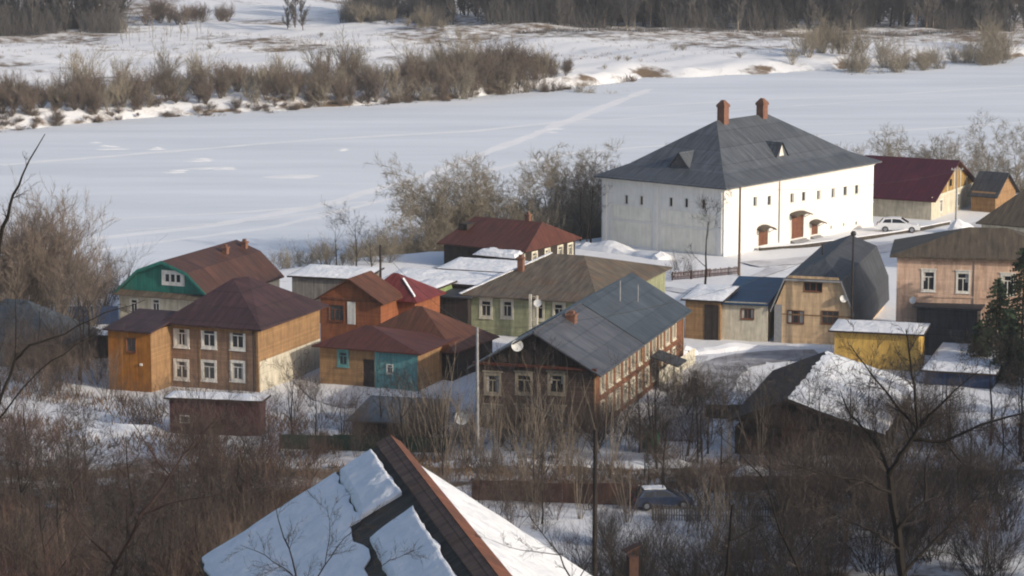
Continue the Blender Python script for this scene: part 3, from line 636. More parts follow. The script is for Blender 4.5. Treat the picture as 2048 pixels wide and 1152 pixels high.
# ---- low sheds with snow on their roofs behind the orange houses
def low_shed(name, label, A, B, C, eave, wall, over=.4, rise=.25, snow=.2, cat="shed", roofm='slab_edge', wt=.4, z=0, hl=()):
    H = House(name, label, cat, A, B, C, z=z, wt=wt); h = H.hz(eave)
    walls(0, H.W, 0, H.L, -1, h).build("wall", M[wall], H.root)
    r = MB(); W, L, o = H.W, H.L, over
    top = lambda x: h + .08 + rise * (x + o) / (W + 2 * o)
    r.extrude([(-o, -o, top(-o)), (W + o, -o, top(W + o)), (W + o, L + o, top(W + o)), (-o, L + o, top(-o))], (0, 0, .14)); r.build("roof", M[roofm], H.root)
    if snow:
        nx, ny = 10, max(10, int(L * 2)); s = MB(); rg = random.Random(hash(label) % 1000 if False else len(label))
        pts = [[None] * (ny + 1) for _ in range(nx + 1)]
        for i in range(nx + 1):
            for j in range(ny + 1):
                ed = i in (0, nx) or j in (0, ny); x = -o + .08 + (W + 2 * o - .16) * i / nx; y = -o + .08 + (L + 2 * o - .16) * j / ny
                pts[i][j] = (x + (rg.uniform(-.1, .1) if i in (0, nx) else 0), y, top(x) + .14 + (.02 if ed else snow * (.8 + .5 * mnoise.noise((x * .6 + len(label), y * .6, 0))) * (.75 if i in (1, nx - 1) or j in (1, ny - 1) else 1)))
        for i in range(nx):
            for j in range(ny): s.face([pts[i][j], pts[i + 1][j], pts[i + 1][j + 1], pts[i][j + 1]])
        so_ = s.build("roof_snow", M['snow_roof'], H.root)
        for p in so_.data.polygons: p.use_smooth = True
    return H, h
low_shed("grey_shed", "long low grey shed with snowy roof behind the orange gabled house", (722, 650), (585, 640), (760, 620), 562, 'grey_fence')
low_shed("brown_shed", "wide snow topped brown shed left of the green house roof", (960, 655), (770, 640), (1000, 625), 574, 'brown_fence')
low_shed("pale_shed", "small snow topped shed with pale green wall beside the dark green yard", (872, 665), (828, 660), (905, 640), 580, 'pale_green', rise=.1)
low_shed("snowy_lean_to", "low snowy roofed lean to in front of the dark log house", (1010, 585), (880, 575), (1050, 560), 548, 'dark_board')
H, h = low_shed("green_shed", "dark green open fronted shed in the yard left of the green house", (936, 668), (840, 660), (985, 640), 598, 'dark_board', snow=0, roofm='dark_roof')
fr = MB(); fr.box(0.0, H.L, -.6, 1.3, .05, .12, FX(0)); fr.build("front_boards", M['green_paint'], H.root)

# ---- green house with brown grey hip roof
def green_house():
    H = House("green_house", "pale olive green house with cream window casings and wide brown grey hip roof", "house", (1190, 682), (937, 664), (1330, 604), wt=.5)
    W, L = H.W, H.L; h = H.hz(590, 0, L)
    hs = [hole(*H.wx(x, y), .95, 1.5) for x, y in ((972, 617), (1014, 618), (1076, 622), (1118, 624))]
    walls(0, W, 0, L, -1, h, hs).build("wall", M['olive_wall'], H.root)
    for q in hs: window(H.root, FX(0), q, M['cream_paint'], casing=.22, cap=True)
    s = MB(); s.box(-.06, .1, L - .2, L + .06, -1, h - .02); s.box(-.06, 0, L * .47, L * .47 + .25, -1, h + .3); s.build("corner_board", M['cream_paint'], H.root)
    a = H.on(1105, 512, 'x', W / 2); b = H.on(1168, 506, 'x', W / 2); zr = (a.z + b.z) / 2; e = .6
    hip(-e, W + e, -e, L + e, h + .1, (W / 2, max(1.5, min(b.y, a.y - 1)), zr), (W / 2, a.y, zr), 'y', .14).build("roof", M['asbestos'], H.root)
    s = MB(); p0 = Vector((-e, L + e, h + .16)); p1 = Vector((W / 2, a.y, zr + .06)); q = Vector((.18, .28, .0))
    s.extrude([p0, p1, p1 + q, p0 + q], (0, 0, .07)); s.build("hip_snow", M['snow_roof'], H.root)
    c = H.on(1042, 545, 'x', W * .28); zc = h + (zr - h) * .5; chimney(H.root, W * .28, c.y, zc - .6, zc + 1.5, .6)
    p = MB(); u0 = H.on(1060, 600, 'x', -.9).y
    p.box(-.9, -.7, u0 - .12, u0 + .12, -1, h + .6); p.build("porch_post", M['cream_paint'], H.root)
    p = MB(); p.box(-.9, -.72, u0 - .8, u0 - .6, -1, h + .5); p.build("porch_post", M['cream_paint'], H.root)
    d = H.wld(-.5, H.wx(1076, 600)[0], 0); d.z = H.wx(1076, 607)[1] + .1
    return H
green_house()

# ---- long house under the grey metal roof
def grey_roof_house():
    H = House("grey_roofed_house", "long two storey log house with grey metal roof and satellite dish on dark gable", "house", (1187, 868), (955, 852), (1365, 728), wt=.75)
    W, L = H.W, H.L; h = H.hz(738)
    ap = H.on(1053, 664, 'x', -.6); zr = ap.z; my = L * .5
    hl = [hole(*H.wx(x, y), 1.15, 1.45) for x, y in ((985, 768), (1048, 768), (1113, 768), (985, 834), (1048, 834), (1113, 836))]
    hr = []
    n = 11
    for k in range(n):
        u = W * (.06 + .88 * (k + .3) / n)
        hr.append(hole(u, h - 1.45, 1.05, 1.7)); hr.append(hole(u, h - 4.0, 1.0, 1.4))
    split = W * .66
    walls(0, W, 0, L, -1, h, hl, hr).build("wall", M['red_log'], H.root)
    fb = MB(); panel(fb, FX(-.03), 0, L, -1, h - .13, hl, dep=.03, flip=True); fb.build("shade_dark_front", M['shade_dark_boards'], H.root)  # shade of the front wall is put into this darker boarding
    for q in hl: window(H.root, FX(0), q, M['old_casing'], casing=.2, cap=True, glass='dark_glass')
    for i, q in enumerate(hr): window(H.root, FY(0), q, M['cream_paint'], casing=.17, cap=False, glass='dim_glass', proud=.09)
    s = MB()
    for u in (.0, W * .5, W * .72, W - .3): s.box(u, u + .3, -1, h - .02, .005, .1, FY(0))
    s.build("corner_board", M['tan_siding'], H.root)
    g = MB(); g.extrude([(0.02, 0.05, h), (0.02, my, zr - .25), (0.02, L - .05, h)], (W - .04, 0, 0)); g.build("gable", M['dark_board'], H.root)
    b = MB(); b.box(-.45, -.02, -.3, L + .3, h - .12, h + .06); b.build("gable_pent", M['red_roof'], H.root)
    t = MB()
    for k in range(9):
        u = L * (k + .5) / 9; zz = h + (zr - h) * (1 - abs(u - my) / my) - .35
        if zz > h + .3: t.box(-.08, .02, u - .05, u + .05, h + .1, zz)
    t.build("gable_batten", M['dark_log'], H.root)
    e = .75; sl = (zr - h) / my; ze = h - e * sl
    cut = W * .45
    prof('x', [(-e, ze), (my, zr), (L + e, ze)], -.6, cut, .14).build("roof", M['grey_roof'], H.root)
    prof('x', [(-e, ze + .07), (my, zr + .07), (L + e, ze + .07)], cut, W + .5, .14).build("roof", M['bluegrey_roof'], H.root)
    r = MB(); r.tube((-.6, my, zr + .04), (cut, my, zr + .04), .09); r.build("ridge_cap", M['grey_roof'], H.root)
    c = H.on(1143, 623, 'y', my - .8); chimney(H.root, c.x, my - .8, zr - 1.6, zr + .0, .8)
    v = MB(); c = H.on(1240, 604, 'y', my - 1.6); v.tube((c.x, my - 1.6, zr - 1.4), (c.x, my - 1.6, zr + 1.0), .06); v.build("vent_pipe", M['concrete'], H.root)
    p = MB(); p.tube((c.x + 3, my - 2.5, zr - 2), (c.x + 3, my - 2.5, zr + .2), .05); p.build("vent_pipe", M['concrete'], H.root)
    # entrance porch on the sunny side
    x0 = W * .60; ph = 2.5
    q = MB(); q.box(x0, x0 + .15, -2.3, -2.15, 0, ph); q.box(x0 + 2.6, x0 + 2.75, -2.3, -2.15, 0, ph); q.box(x0, x0 + 2.75, -2.2, -2.1, 0, .9); q.build("porch_wall", M['cream_paint'], H.root)
    prof('x', [(-2.7, ph - .1), (-.11, ph + .7)], x0 - .3, x0 + 3.05, .1).build("porch_roof", M['dark_roof'], H.root)
    u, v = H.wx(1035, 692, -.35)
    dish(H.wld(-.35, u, v), H.th - math.pi / 2 + .25, "round white satellite dish fixed to the dark gable of the grey roofed house", .5)
    u, v = H.wx(926, 778, -.3); 
    return H
GH = grey_roof_house()
dish(T(1076, 607, 262), -.2, "white satellite dish beside the cream porch posts of the green house", .4)
dish(G(926, 850, 2.6) + Vector((0, 0, .6)), -.35, "weathered pale satellite dish among the shrubs left of the concrete pole", .62)

# ---- dark log house with red brown roof
def log_house():
    H = House("dark_log_house", "dark log house with red brown hip roof and snowy porch by the near river bank", "house", (1048, 548), (888, 532), (1150, 522))
    W, L = H.W, H.L; h = H.hz(502)
    hr = [hole(W * f, h - 1.15, .85, 1.25) for f in (.2, .45, .7, .9)]
    walls(0, W, 0, L, -1, h, [], hr).build("wall", M['dark_log'], H.root)
    for q in hr: window(H.root, FY(0), q, M['cream_paint'], casing=.22, glass='dim_glass')
    s = MB(); s.box(-.05, .12, -.07, .18, -1, h - .02); s.build("corner_board", M['cream_paint'], H.root)
    a = H.on(922, 432, 'x', W / 2); b = H.on(1085, 442, 'x', W / 2); zr = (a.z + b.z) / 2; e = .6
    rf = hip(-e, W + e, -e, L + e, h + .1, (W / 2, max(b.y, .8), zr), (W / 2, min(a.y, L - .6), zr), 'y', .14).build("roof", M['red_roof'], H.root)
    chimney(rf, W / 2 + .5, L * .30, zr - .8, zr + .55, .5)
    d = MB(); d.box(W * .22, W * .5, L - 1.6, L - .4, zr - 1.6, zr - .5); d.build("dormer", M['dark_board'], rf)
    p = MB(); y0 = H.wx(955, 495, -1.6)[0]; y1 = H.wx(1035, 495, -1.6)[0]; ya, yb = min(y0, y1), max(y0, y1)
    for y in (ya + .1, yb - .1): p = MB(); p.box(-2.2, -2.05, y - .07, y + .07, -.5, h - .55); p.build("porch_post", M['dark_log'], H.root)
    prof('y', [(-2.5, h - .55), (0, h - .05)], ya - .2, yb + .2, .1).build("porch_roof", M['slab_edge'], H.root)
    s = MB(); rg = random.Random(2); nx, ny = 5, 14; q = [[(-2.45 + 2.45 * i / nx, ya - .15 + (yb - ya + .3) * j / ny, h - .53 + .5 * i / nx + (0 if i in (0, nx) or j in (0, ny) else .26 + .2 * mnoise.noise((i * .5, j * .35, 5)))) for j in range(ny + 1)] for i in range(nx + 1)]
    for i in range(nx):
        for j in range(ny): s.face([q[i][j], q[i + 1][j], q[i + 1][j + 1], q[i][j + 1]])
    s.build("porch_snow", M['snow_roof'], H.root)
log_house()

# ---- gambrel house and blue roofed annex
def gambrel_house():
    H = House("gambrel_house", "beige brick house with dark grey gambrel roof and three dark windows", "house", (1700, 692), (1548, 687), (1768, 655), wt=.38)
    W, L = H.W, H.L; zk = H.hz(598); zf = H.hz(553, 0, L / 2); zr = H.hz(513, W * .35, L / 2); my = L / 2
    hs = [hole(*H.wx(1626, 574), 1.75, .85), hole(*H.wx(1591, 634), 1.6, 1.25), hole(*H.wx(1660, 635), 1.6, 1.25)]
    z1 = max(zk * .62, max(q[3] for q in hs[1:]) + .12)
    m = MB(); panel(m, FX(0), 0, L, -1, z1, [q for q in hs if q[3] < z1], flip=True)
    # upper facade narrows in the gambrel outline
    ins = L * .17; ym = lambda z: ins * min(1, max(0, (z - z1) / (zf - z1)))
    zs = sorted({z1, zf} | {x for q in hs if q[3] >= z1 for x in q[2:]} )
    for a, b in zip(zs[:-1], zs[1:]):
        ya0, ya1, yb0, yb1 = ym(a), L - ym(a), ym(b), L - ym(b)
        hh = sorted([q for q in hs if q[2] <= a + 1e-6 and q[3] >= b - 1e-6])
        edges = [(ya0, yb0)] + [e for q in hh for e in ((q[0], q[0]), (q[1], q[1]))] + [(ya1, yb1)]
        for i in range(0, len(edges), 2):
            (p0, p1), (r0, r1) = edges[i], edges[i + 1]
            m.face([(0, r0, a), (0, p0, a), (0, p1, b), (0, r1, b)])
    for q in [q for q in hs if q[3] >= z1]:
        a, b, c, d = q
        for f in ([(0, a, c), (.14, a, c), (.14, b, c), (0, b, c)], [(0, a, d), (0, b, d), (.14, b, d), (.14, a, d)], [(0, a, c), (0, a, d), (.14, a, d), (.14, a, c)], [(0, b, c), (.14, b, c), (.14, b, d), (0, b, d)]): m.face(f)
    m.face([(0, 0, -1), (W, 0, -1), (W, 0, z1), (0, 0, z1)]); m.face([(W, 0, -1), (W, L, -1), (W, L, z1), (W, 0, z1)]); m.face([(0, L, -1), (0, L, z1), (W, L, z1), (W, L, -1)])
    m.build("wall", M['beige_brick'], H.root)
    for q in hs: window(H.root, FX(0), q, M['door_wood'], casing=.05, mull=2, trans=False)
    e = .35; P = [(-e, z1 - .25), (ins * .75, zf - .3), (my, zr), (L - ins * .75, zf - .3), (L + e, z1 - .25)]
    xb = W + .4; hipx = W * .30
    r = MB(); n = len(P)
    # steep sides run full length, top pitches are clipped by the half hip
    def strip(p, q): r.face([(-.35, p[0], p[1]), (xb, p[0], p[1]), (xb, q[0], q[1]), (-.35, q[0], q[1])])
    strip(P[0], P[1]); strip(P[3], P[4]); strip((-e - .14, .7), P[0])
    r.face([(-.35, P[1][0], P[1][1]), (xb, P[1][0], P[1][1]), (xb, my, zr), (hipx, my, zr)]); r.face([(-.35, P[3][0], P[3][1]), (hipx, my, zr), (xb, my, zr), (xb, P[3][0], P[3][1])])
    r.face([(-.35, P[3][0], P[3][1]), (-.35, P[1][0], P[1][1]), (hipx, my, zr)])
    r.face([(-.35, P[1][0], P[1][1] - .12), (-.35, P[3][0], P[3][1] - .12), (.2, P[3][0], P[3][1] - .12), (.2, P[1][0], P[1][1] - .12)])
    r.face([(xb, s, z) for s, z in P]); r.build("roof", M['dark_roof'], H.root)
    for p, q in ((P[0], P[1]), (P[3], P[4])):
        f = MB(); f.extrude([(-.37, p[0], p[1] + .05), (-.37, q[0], q[1] + .05), (-.37, q[0], q[1] - .25), (-.37, p[0], p[1] - .25)], (-.05, 0, 0)); f.build("barge_board", M['concrete'], H.root)
    f = MB(); f.box(-.4, -.33, P[1][0], P[3][0], P[1][1] - .16, P[1][1] + .02); f.build("eave_board", M['concrete'], H.root)
    s = MB(); s.box(-.05, -.0, L - .75, L, -1, z1 + .3); s.build("corner_pier", M['concrete'], H.root)
    b = MB(); b.box(-.04, 0, 0, L - .76, zk * .60, zk * .60 + .12); b.build("string_course", M['tan_siding'], H.root)
    u, v = H.wx(1686, 598, -.25); dish(H.wld(-.25, u, v), H.th - math.pi / 2 + .5, "small white satellite dish on the right edge of the beige gambrel house", .38)
    v = MB(); v.tube((W * .5, my + 1, zr - 1), (W * .5, my + 1, zr + .8), .09); v.build("vent_pipe", M['black_metal'], H.root)
    N = House("blue_roofed_annex", "cream plastered annex with dark blue lean to roof left of the gambrel house", "annex", (1534, 684), (1443, 681), (1570, 655), wt=.5)
    h = N.hz(606); hs = [hole(*N.wx(1495, 628), 1.2, .95)]
    walls(0, N.W, 0, N.L, -1, h, hs).build("wall", M['cream_wall'], N.root); window(N.root, FX(0), hs[0], M['door_wood'], casing=.08, mull=1, trans=False)
    zb = N.hz(556, N.W, 0); prof('y', [(-.5, h - .12), (N.W + .2, zb)], -.1, N.L + .35, .12).build("roof", M['blue_roof'], N.root)
    TG, _h = low_shed("tan_garage", "tan garage with dark doorway and snow on its roof beside the cream annex", (1440, 682), (1370, 677), (1470, 655), 606, 'tan_siding', rise=.5)
    ua, ub = TG.wx(1409, 650)[0], TG.wx(1437, 650)[0]; d = MB(); d.box(min(ua, ub), max(ua, ub), -.3, _h - .25, .01, .05, FX(0)); d.build("door", M['dark_board'], TG.root)
    return N
gambrel_house()
gd = None

# ---- peach house
def peach_house():
    H = House("peach_house", "tall peach brick house with olive brown hip roof and white framed windows behind the spruces", "house", (2125, 713), (1790, 702), (2220, 680), wt=0, depth=9.5)
    W, L = H.W, H.L; h = H.hz(512, 0, L)
    hs = [hole(*H.wx(x, y), 1.05, 1.75) for x, y in ((1857, 562), (1926, 565), (2015, 570), (2085, 572))]
    walls(0, W, 0, L, -1, h, hs).build("wall", M['peach_brick'], H.root)
    for q in hs: window(H.root, FX(0), q, M['white_paint'], casing=.16, mull=1, cap=True)
    for u in (L - .3, L * .52, .3): s = MB(); s.box(u - .28, u + .28, -1, h - .36, 0, .1, FX(0)); s.build("pilaster", M['peach_brick'], H.root)
    s = MB(); s.box(0, L, h - .35, h - .05, 0, .22, FX(0)); s.build("cornice", M['peach_brick'], H.root)
    s = MB(); zz = hs[0][2] - .6; s.box(0, L, zz - .1, zz + .1, 0, .08, FX(0)); s.build("string_course", M['peach_brick'], H.root)
    a = H.on(1938, 454, 'x', W / 2); e = .7
    hip(-e, W + e, -e, L + e, h + .1, (W / 2, L * .35, a.z), (W / 2, a.y, a.z), 'y', .16).build("roof", M['olive_roof'], H.root)
    u, v = H.wx(1827, 601, -.25); dish(H.wld(-.25, u, v), H.th - math.pi / 2 - .4, "grey satellite dish on the peach house wall above the dark box", .35)
    K, kh = low_shed("dark_box", "dark grey metal garage standing against the front of the peach house", (1952, 716), (1832, 709), (1975, 694), 622, 'dark_roof', snow=0, roofm='dark_roof', wt=.3)  # plain dark box added over the dark area of the lower wall
    d = MB(); d.box(K.L * .2, K.L * .8, -.2, 2.6, .01, .06, FX(0)); d.build("door", M['bluegrey_roof'], K.root)
    B = House("olive_roofed_house", "house with dark olive brown roof rising behind the peach house", "house", (2060, 560), (1960, 552), (2200, 520), wt=.5)
    h = B.hz(455); walls(0, B.W, 0, B.L, -1, h).build("wall", M['cream_wall'], B.root)
    zr = B.hz(388, 0, B.L * .3)
    hip(-.5, B.W + .5, -.5, B.L + .5, h + .1, (B.W * .25, B.L * .5, zr), (B.W * .75, B.L * .5, zr), 'x', .14).build("roof", M['olive_roof'], B.root)
peach_house()

# ---- maroon roofed house at the river
def maroon_house():
    H = House("maroon_roofed_house", "house with large maroon gable roof right of the white mansion", "house", (1862, 440), (1690, 432), (1948, 416), wt=.6)
    W, L = H.W, H.L; h = H.hz(396); zr = H.hz(320, W / 2, 0)
    hr = [hole(W * .22, 1.4, .8, 1.5), hole(W * .62, 1.4, .8, 1.5)]
    walls(0, W, 0, L, -1, h, [], hr).build("wall", M['cream_wall'], H.root)
    for q in hr: window(H.root, FY(0), q, M['white_paint'], casing=.15)
    g = MB(); g.extrude([(0, .02, h), (W, .02, h), (W / 2, .02, zr - .2)], (0, L - .04, 0)); g.build("gable", M['ochre_plank'], H.root)
    t = MB()
    for f in (.2, .35, .5, .65, .8):
        zz = h + (zr - h) * (1 - abs(f - .5) * 2) - .3; t.box(W * f - .12, W * f + .12, h - .1, zz, .0, .08, FY(0))
    t.box(0, W, h - .12, h + .12, .0, .09, FY(0)); t.build("gable_trim", M['cream_paint'], H.root)
    wq = hole(W * .42, h + 1.2, .7, .9); k = MB(); k.box(*wq[:2], *wq[2:], .09, .12, FY(0)); k.build("attic_window", M['dark_glass'], H.root)
    sl = (zr - h) / (W / 2); e = .7
    prof('y', [(-e, h - e * sl), (W / 2, zr), (W + e, h - e * sl)], -.8, L + .6, .16).build("roof", M['maroon_roof'], H.root)
    N = House("dark_roofed_shed", "small brown shed with dark pitched roof right of the maroon roofed house", "shed", (1990, 425), (1942, 420), (2030, 408), wt=.5)
    h = N.hz(388); walls(0, N.W, 0, N.L, -1, h).build("wall", M['tan_siding'], N.root)
    zr = N.hz(345, N.W / 2, 0); g = MB(); g.extrude([(0, .02, h), (N.W, .02, h), (N.W / 2, .02, zr - .15)], (0, N.L - .04, 0)); g.build("gable", M['tan_siding'], N.root)
    prof('y', [(-.5, h - .4), (N.W / 2, zr), (N.W + .5, h - .4)], -.5, N.L + .4, .12).build("roof", M['dark_roof'], N.root)
maroon_house()

# ---- yellow shed, snow roofed barn, blue shaded shed
low_shed("yellow_shed", "flat roofed yellow shed with snow on top in front of the gambrel house", (1836, 742), (1668, 735), (1848, 731), 672, 'yellow_wall', rise=.05, wt=.35, over=.55)
def snow_cottage():
    zr = 4.6; a = G(1650, 703, zr); b = G(1570, 800, zr); u = b - a; u.z = 0; ln = u.length; u.normalize(); v = Vector((-u.y, u.x, 0))
    root = empty("snow_roofed_barn", a, math.atan2(u.y, u.x), "low barn with one sunny snow covered roof slope behind the dark bare tree", "barn")
    d = ray(1832, 768); p = CAMP + d * ((a - CAMP).dot(u) / d.dot(u)) - a; rw, rz = p.dot(v), p.z; slr = rz / rw; lw = -4.6; sll = .42
    rf = prof('x', [(lw, sll * lw), (0, 0), (rw, slr * rw)], -.1, ln, .16).build("roof", M['slab_edge'], root)
    w_ = MB(); w_.box(.4, ln - .4, lw + .5, rw - .5, -zr - 1, min(sll * (lw + .5), slr * (rw - .5)) - .2); w_.build("wall", M['dark_log'], root)
    for x in (.42, ln - .42):
        g = MB(); g.face([(x, lw + .5, sll * (lw + .5) - .3), (x, 0, -.2), (x, rw - .5, slr * (rw - .5) - .3)]); g.build("gable", M['dark_board'], root)
    nx, ny = 26, 18; sn = MB(); q = []
    for i in range(nx + 1):
        row = []
        for j in range(ny + 1):
            x, y = ln * i / nx, .15 + (rw - .1) * j / ny; k = min(i, nx - i, j, ny - j)
            if k == 0: x += .35 * mnoise.noise((x, y, 1)); y += .3 * mnoise.noise((x, y, 4))
            row.append((x, y, slr * y + .02 + .26 * (.4, .75, .95, 1)[min(3, k)] * (1 + .45 * mnoise.noise((x * .5, y * .5, 2)))))
        q.append(row)
    for i in range(nx):
        for j in range(ny): sn.face([q[i][j], q[i + 1][j], q[i + 1][j + 1], q[i][j + 1]])
    o = sn.build("roof_snow", M['snow_roof'], rf)
    for f in o.data.polygons: f.use_smooth = True
snow_cottage()
low_shed("blue_shed", "low dull blue shed with shaded snowy roof beneath the spruces", (1985, 778), (1850, 770), (2020, 735), 752, 'blue_paint', rise=.3, wt=.4)
low_shed("plank_shed", "low plank shed with blue grey sloping roof in front of the tan log house", (850, 880), (705, 868), (890, 800), 852, 'dark_board', rise=.75, wt=.35, snow=0, roofm='bluegrey_roof')  # shade on the roof snow is painted in as blue grey roof colour
H, hh = low_shed("burgundy_shed", "burgundy sheet metal shed with thin snow on its roof below the brown house", (520, 872), (340, 864), (532, 862), 806, 'burgundy', rise=.05, wt=.3, snow=.18)
wn = MB(); u, v = H.wx(370, 838); wn.box(u - .45, u + .45, v - .35, v + .35, .02, .07, FX(0)); w_ = wn.build("window", M['white_paint'], H.root)
wn = MB(); wn.box(u - .34, u + .34, v - .24, v + .24, .071, .08, FX(0)); wn.build("pane", M['dim_glass'], w_)
low_shed("snowy_shed", "small snow topped dark shed left of the orange annex", (212, 715), (150, 708), (235, 690), 674, 'dark_board', rise=.1)
H = House("blue_grey_roofed_house", "house with broad blue grey roof at the left edge of the photo", "house", (120, 740), (-60, 725), (190, 700), wt=.4)
hh = H.hz(690); walls(0, H.W, 0, H.L, -1, hh).build("wall", M['grey_fence'], H.root); zr = H.hz(598, H.W * .5, H.L * .7)
hip(-.5, H.W + .5, -.5, H.L + .5, hh + .05, (H.W * .5, H.L * .55, zr), (H.W * .5, H.L * .8, zr), 'y', .14).build("roof", M['bluegrey_roof'], H.root)

# ---- foreground roof
def front_house():
    D0 = 90; a = T(772, 884, D0); zr = a.z
    b = G(985, 1168, zr); u = (b - a); u.z = 0; ln = u.length; u.normalize()       # u: along ridge towards the camera
    root = empty("snow_roofed_house", a, math.atan2(u.y, u.x), "foreground house with snow slabs on its roof and a rusty grey metal ridge", "house")
    v = Vector((-u.y, u.x, 0))                                                      # local +y (picture right)
    def far(px, py):
        d = ray(px, py); t = (a - CAMP).dot(u) / d.dot(u); p = CAMP + d * t - a; return p.dot(v), p.z
    lw, lz = far(448, 1092); rw, rz = far(1185, 1155)
    print('front roof', lw, lz, rw, rz, ln)
    ln += 6
    sll, slr = lz / lw, rz / rw          # dz per +y
    lw -= .8; rw += .6
    rf = prof('x', [(lw, sll * lw), (0, 0), (rw, slr * rw)], -.1, ln, .18).build("roof", M['old_plank'], root)
    zl, zrr = sll * (lw + .6), slr * (rw - .6); w_ = MB()
    w_.box(.5, ln - .5, lw + .7, rw - .7, min(zl, zrr) - 6, max(min(zl, zrr) - .3, -20)); w_.build("wall", M['dark_log'], root)
    g = MB(); g.face([(.5, lw + .7, min(zl, zrr) - .3), (.5, 0, -.3), (.5, rw - .7, min(zl, zrr) - .3)]); g.build("gable", M['dark_board'], root)
    # ridge capping: wide grey metal band with rusty right edge
    m = MB()
    m.extrude([(-.15, -.32, sll * -.32 + .10), (-.15, .16, .14), (ln, .16, .14), (ln, -.32, sll * -.32 + .10)], (0, 0, .05)); m.build("ridge_band", M['ridge_metal'], rf)
    m = MB(); m.extrude([(-.15, .165, .17), (-.15, .55, slr * .55 + .30), (ln, .95, slr * .95 + .42), (ln, .165, .19)], (0, 0, .05)); m.build("ridge_edge", M['rust_edge'], rf)
    rg = random.Random(4)
    def slab(name, poly, sl, thick, n=26, rag=.12, seed=1):
        """snow sheet over a quad given in (x along ridge, y across)"""
        r2 = random.Random(seed); A, B, C, Dq = [Vector((*p, 0)) for p in poly]; mb = MB(); q = []
        for i in range(n + 1):
            row = []
            for j in range(n + 1):
                p = A.lerp(B, i / n).lerp(Dq.lerp(C, i / n), j / n); ed = i in (0, n) or j in (0, n)
                if ed: p = p + Vector((mnoise.noise((p.x * 1.1, p.y * 1.1, seed)), mnoise.noise((p.x * 1.1, p.y * 1.1, seed + 5)), 0)) * rag * 2.4
                k_ = min(i, n - i, j, n - j); hh = thick * (.42, .74, .92, 1)[min(3, k_)] * (.85 + .35 * mnoise.noise((p.x * .9 + seed, p.y * .9, 0)) + .15 * mnoise.noise((p.x * 3, p.y * 3, seed)))
                row.append((p.x, p.y, sl * p.y + .02 + hh))
            q.append(row)
        for i in range(n):
            for j in range(n): mb.face([q[i][j], q[i + 1][j], q[i + 1][j + 1], q[i][j + 1]])
        bd = [q[i][0] for i in range(n + 1)] + [q[n][j] for j in range(1, n + 1)] + [q[i][n] for i in range(n - 1, -1, -1)] + [q[0][j] for j in range(n - 1, 0, -1)]
        for k in range(len(bd)):
            p, r_ = bd[k], bd[(k + 1) % len(bd)]; mb.face([p, r_, (r_[0], r_[1], sl * r_[1] + .01), (p[0], p[1], sl * p[1] + .01)])
        o = mb.build(name, M['snow_roof'], rf)
        for pl in o.data.polygons[:n * n]: pl.use_smooth = True
    def onleft(px, py):           # pixel -> (x, y) on the left slope
        nrm = u.cross(v * 1.0 + Vector((0, 0, sll))); d = ray(px, py); t = (a - CAMP).dot(nrm) / d.dot(nrm); p = CAMP + d * t - a
        return p.dot(u), p.dot(v)
    slab("snow_slab", [onleft(742, 908), onleft(802, 992), onleft(722, 1040), onleft(676, 950)], sll, .34, rag=.05, seed=2)
    x2 = onleft(722, 1040)
    (xa, ya), (xb, yb), (xc, yc), (xd, yd) = onleft(674, 952), onleft(720, 1044), onleft(742, 1084), onleft(822, 1016)
    slab("snow_slab", [(0, ya), (xb, yb), (xb + .15, lw + .05), (0, lw + .05)], sll, .2, rag=.07, seed=3)
    slab("snow_slab", [(xd + .1, yd), (ln, -.75), (ln, yc - .6), (xc, yc)], sll, .3, rag=.08, seed=4)
    slab("snow_slab", [(xb - .35, ya - .5), (ln, yc - .7), (ln, lw + .05), (xb - .35, lw + .05)], sll, .17, rag=.12, seed=5)
    slab("snow_slab", [(1.3, .56), (ln, .94), (ln, rw), (.5, rw)], slr, .26, n=40, rag=.1, seed=6)
front_house()

# ------------------------------------------------------------------ fences, poles, small things
def fence(name, label, pts, h, mat, cat="fence", post=2.5, picket=False, z=0):
    P = [G(x, y, z) for x, y in pts]; o = P[0]; root = empty(name, o, 0, label, cat)
    b = MB(); ps = []
    for p, q in zip(P[:-1], P[1:]):
        d = q - p; ln = d.length; d.normalize(); nn = Vector((-d.y, d.x, 0)) * .02
        if picket:
            k = int(ln / .19)
            for i in range(k):
                c = p - o + d * (i * .19); hh = h * rng0.uniform(.9, 1.05)
                b.extrude([c - nn, c + d * .1 - nn, c + d * .1 + nn, c + nn], (rng0.uniform(-.02, .02), 0, hh))
            for zz in (.3, .75): b.extrude([p - o + nn, q - o + nn, q - o + nn * 3, p - o + nn * 3], (0, 0, .07)); b.v[-24:] = [(x, y, zq + h * zz) for x, y, zq in b.v[-24:]]
        else:
            k = max(1, int(ln / 2)); 
            for i in range(k):
                c0, c1 = p - o + d * (ln * i / k), p - o + d * (ln * (i + 1) / k - .02); hh = h * rng0.uniform(.93, 1.05); s0, s1 = rng0.uniform(-.06, .06), rng0.uniform(-.06, .06)
                b.extrude([c0 - nn, c1 - nn, c1 + nn, c0 + nn], (0, 0, hh))
        for i in range(int(ln / post) + 1):
            c = p - o + d * min(ln, i * post) + nn * 4; ps.append(c)
    b.build("pickets" if picket else "boards", M[mat], root)
    for c in ps: q = MB(); q.box(c.x - .06, c.x + .06, c.y - .06, c.y + .06, -.4, h * 1.02); q.build("post", M['pole_dark'] if mat != 'grey_fence' else M['grey_fence'], root)
fence("board_fence", "long reddish brown board fence across the gardens below the lane", [(945, 1000), (1060, 1004), (1190, 1008), (1320, 1014)], 1.6, 'brown_fence')
fence("picket_fence", "low grey picket fence behind the shaded snowy plot", [(1305, 1040), (1440, 1042), (1570, 1044)], 1.15, 'grey_fence', picket=True)
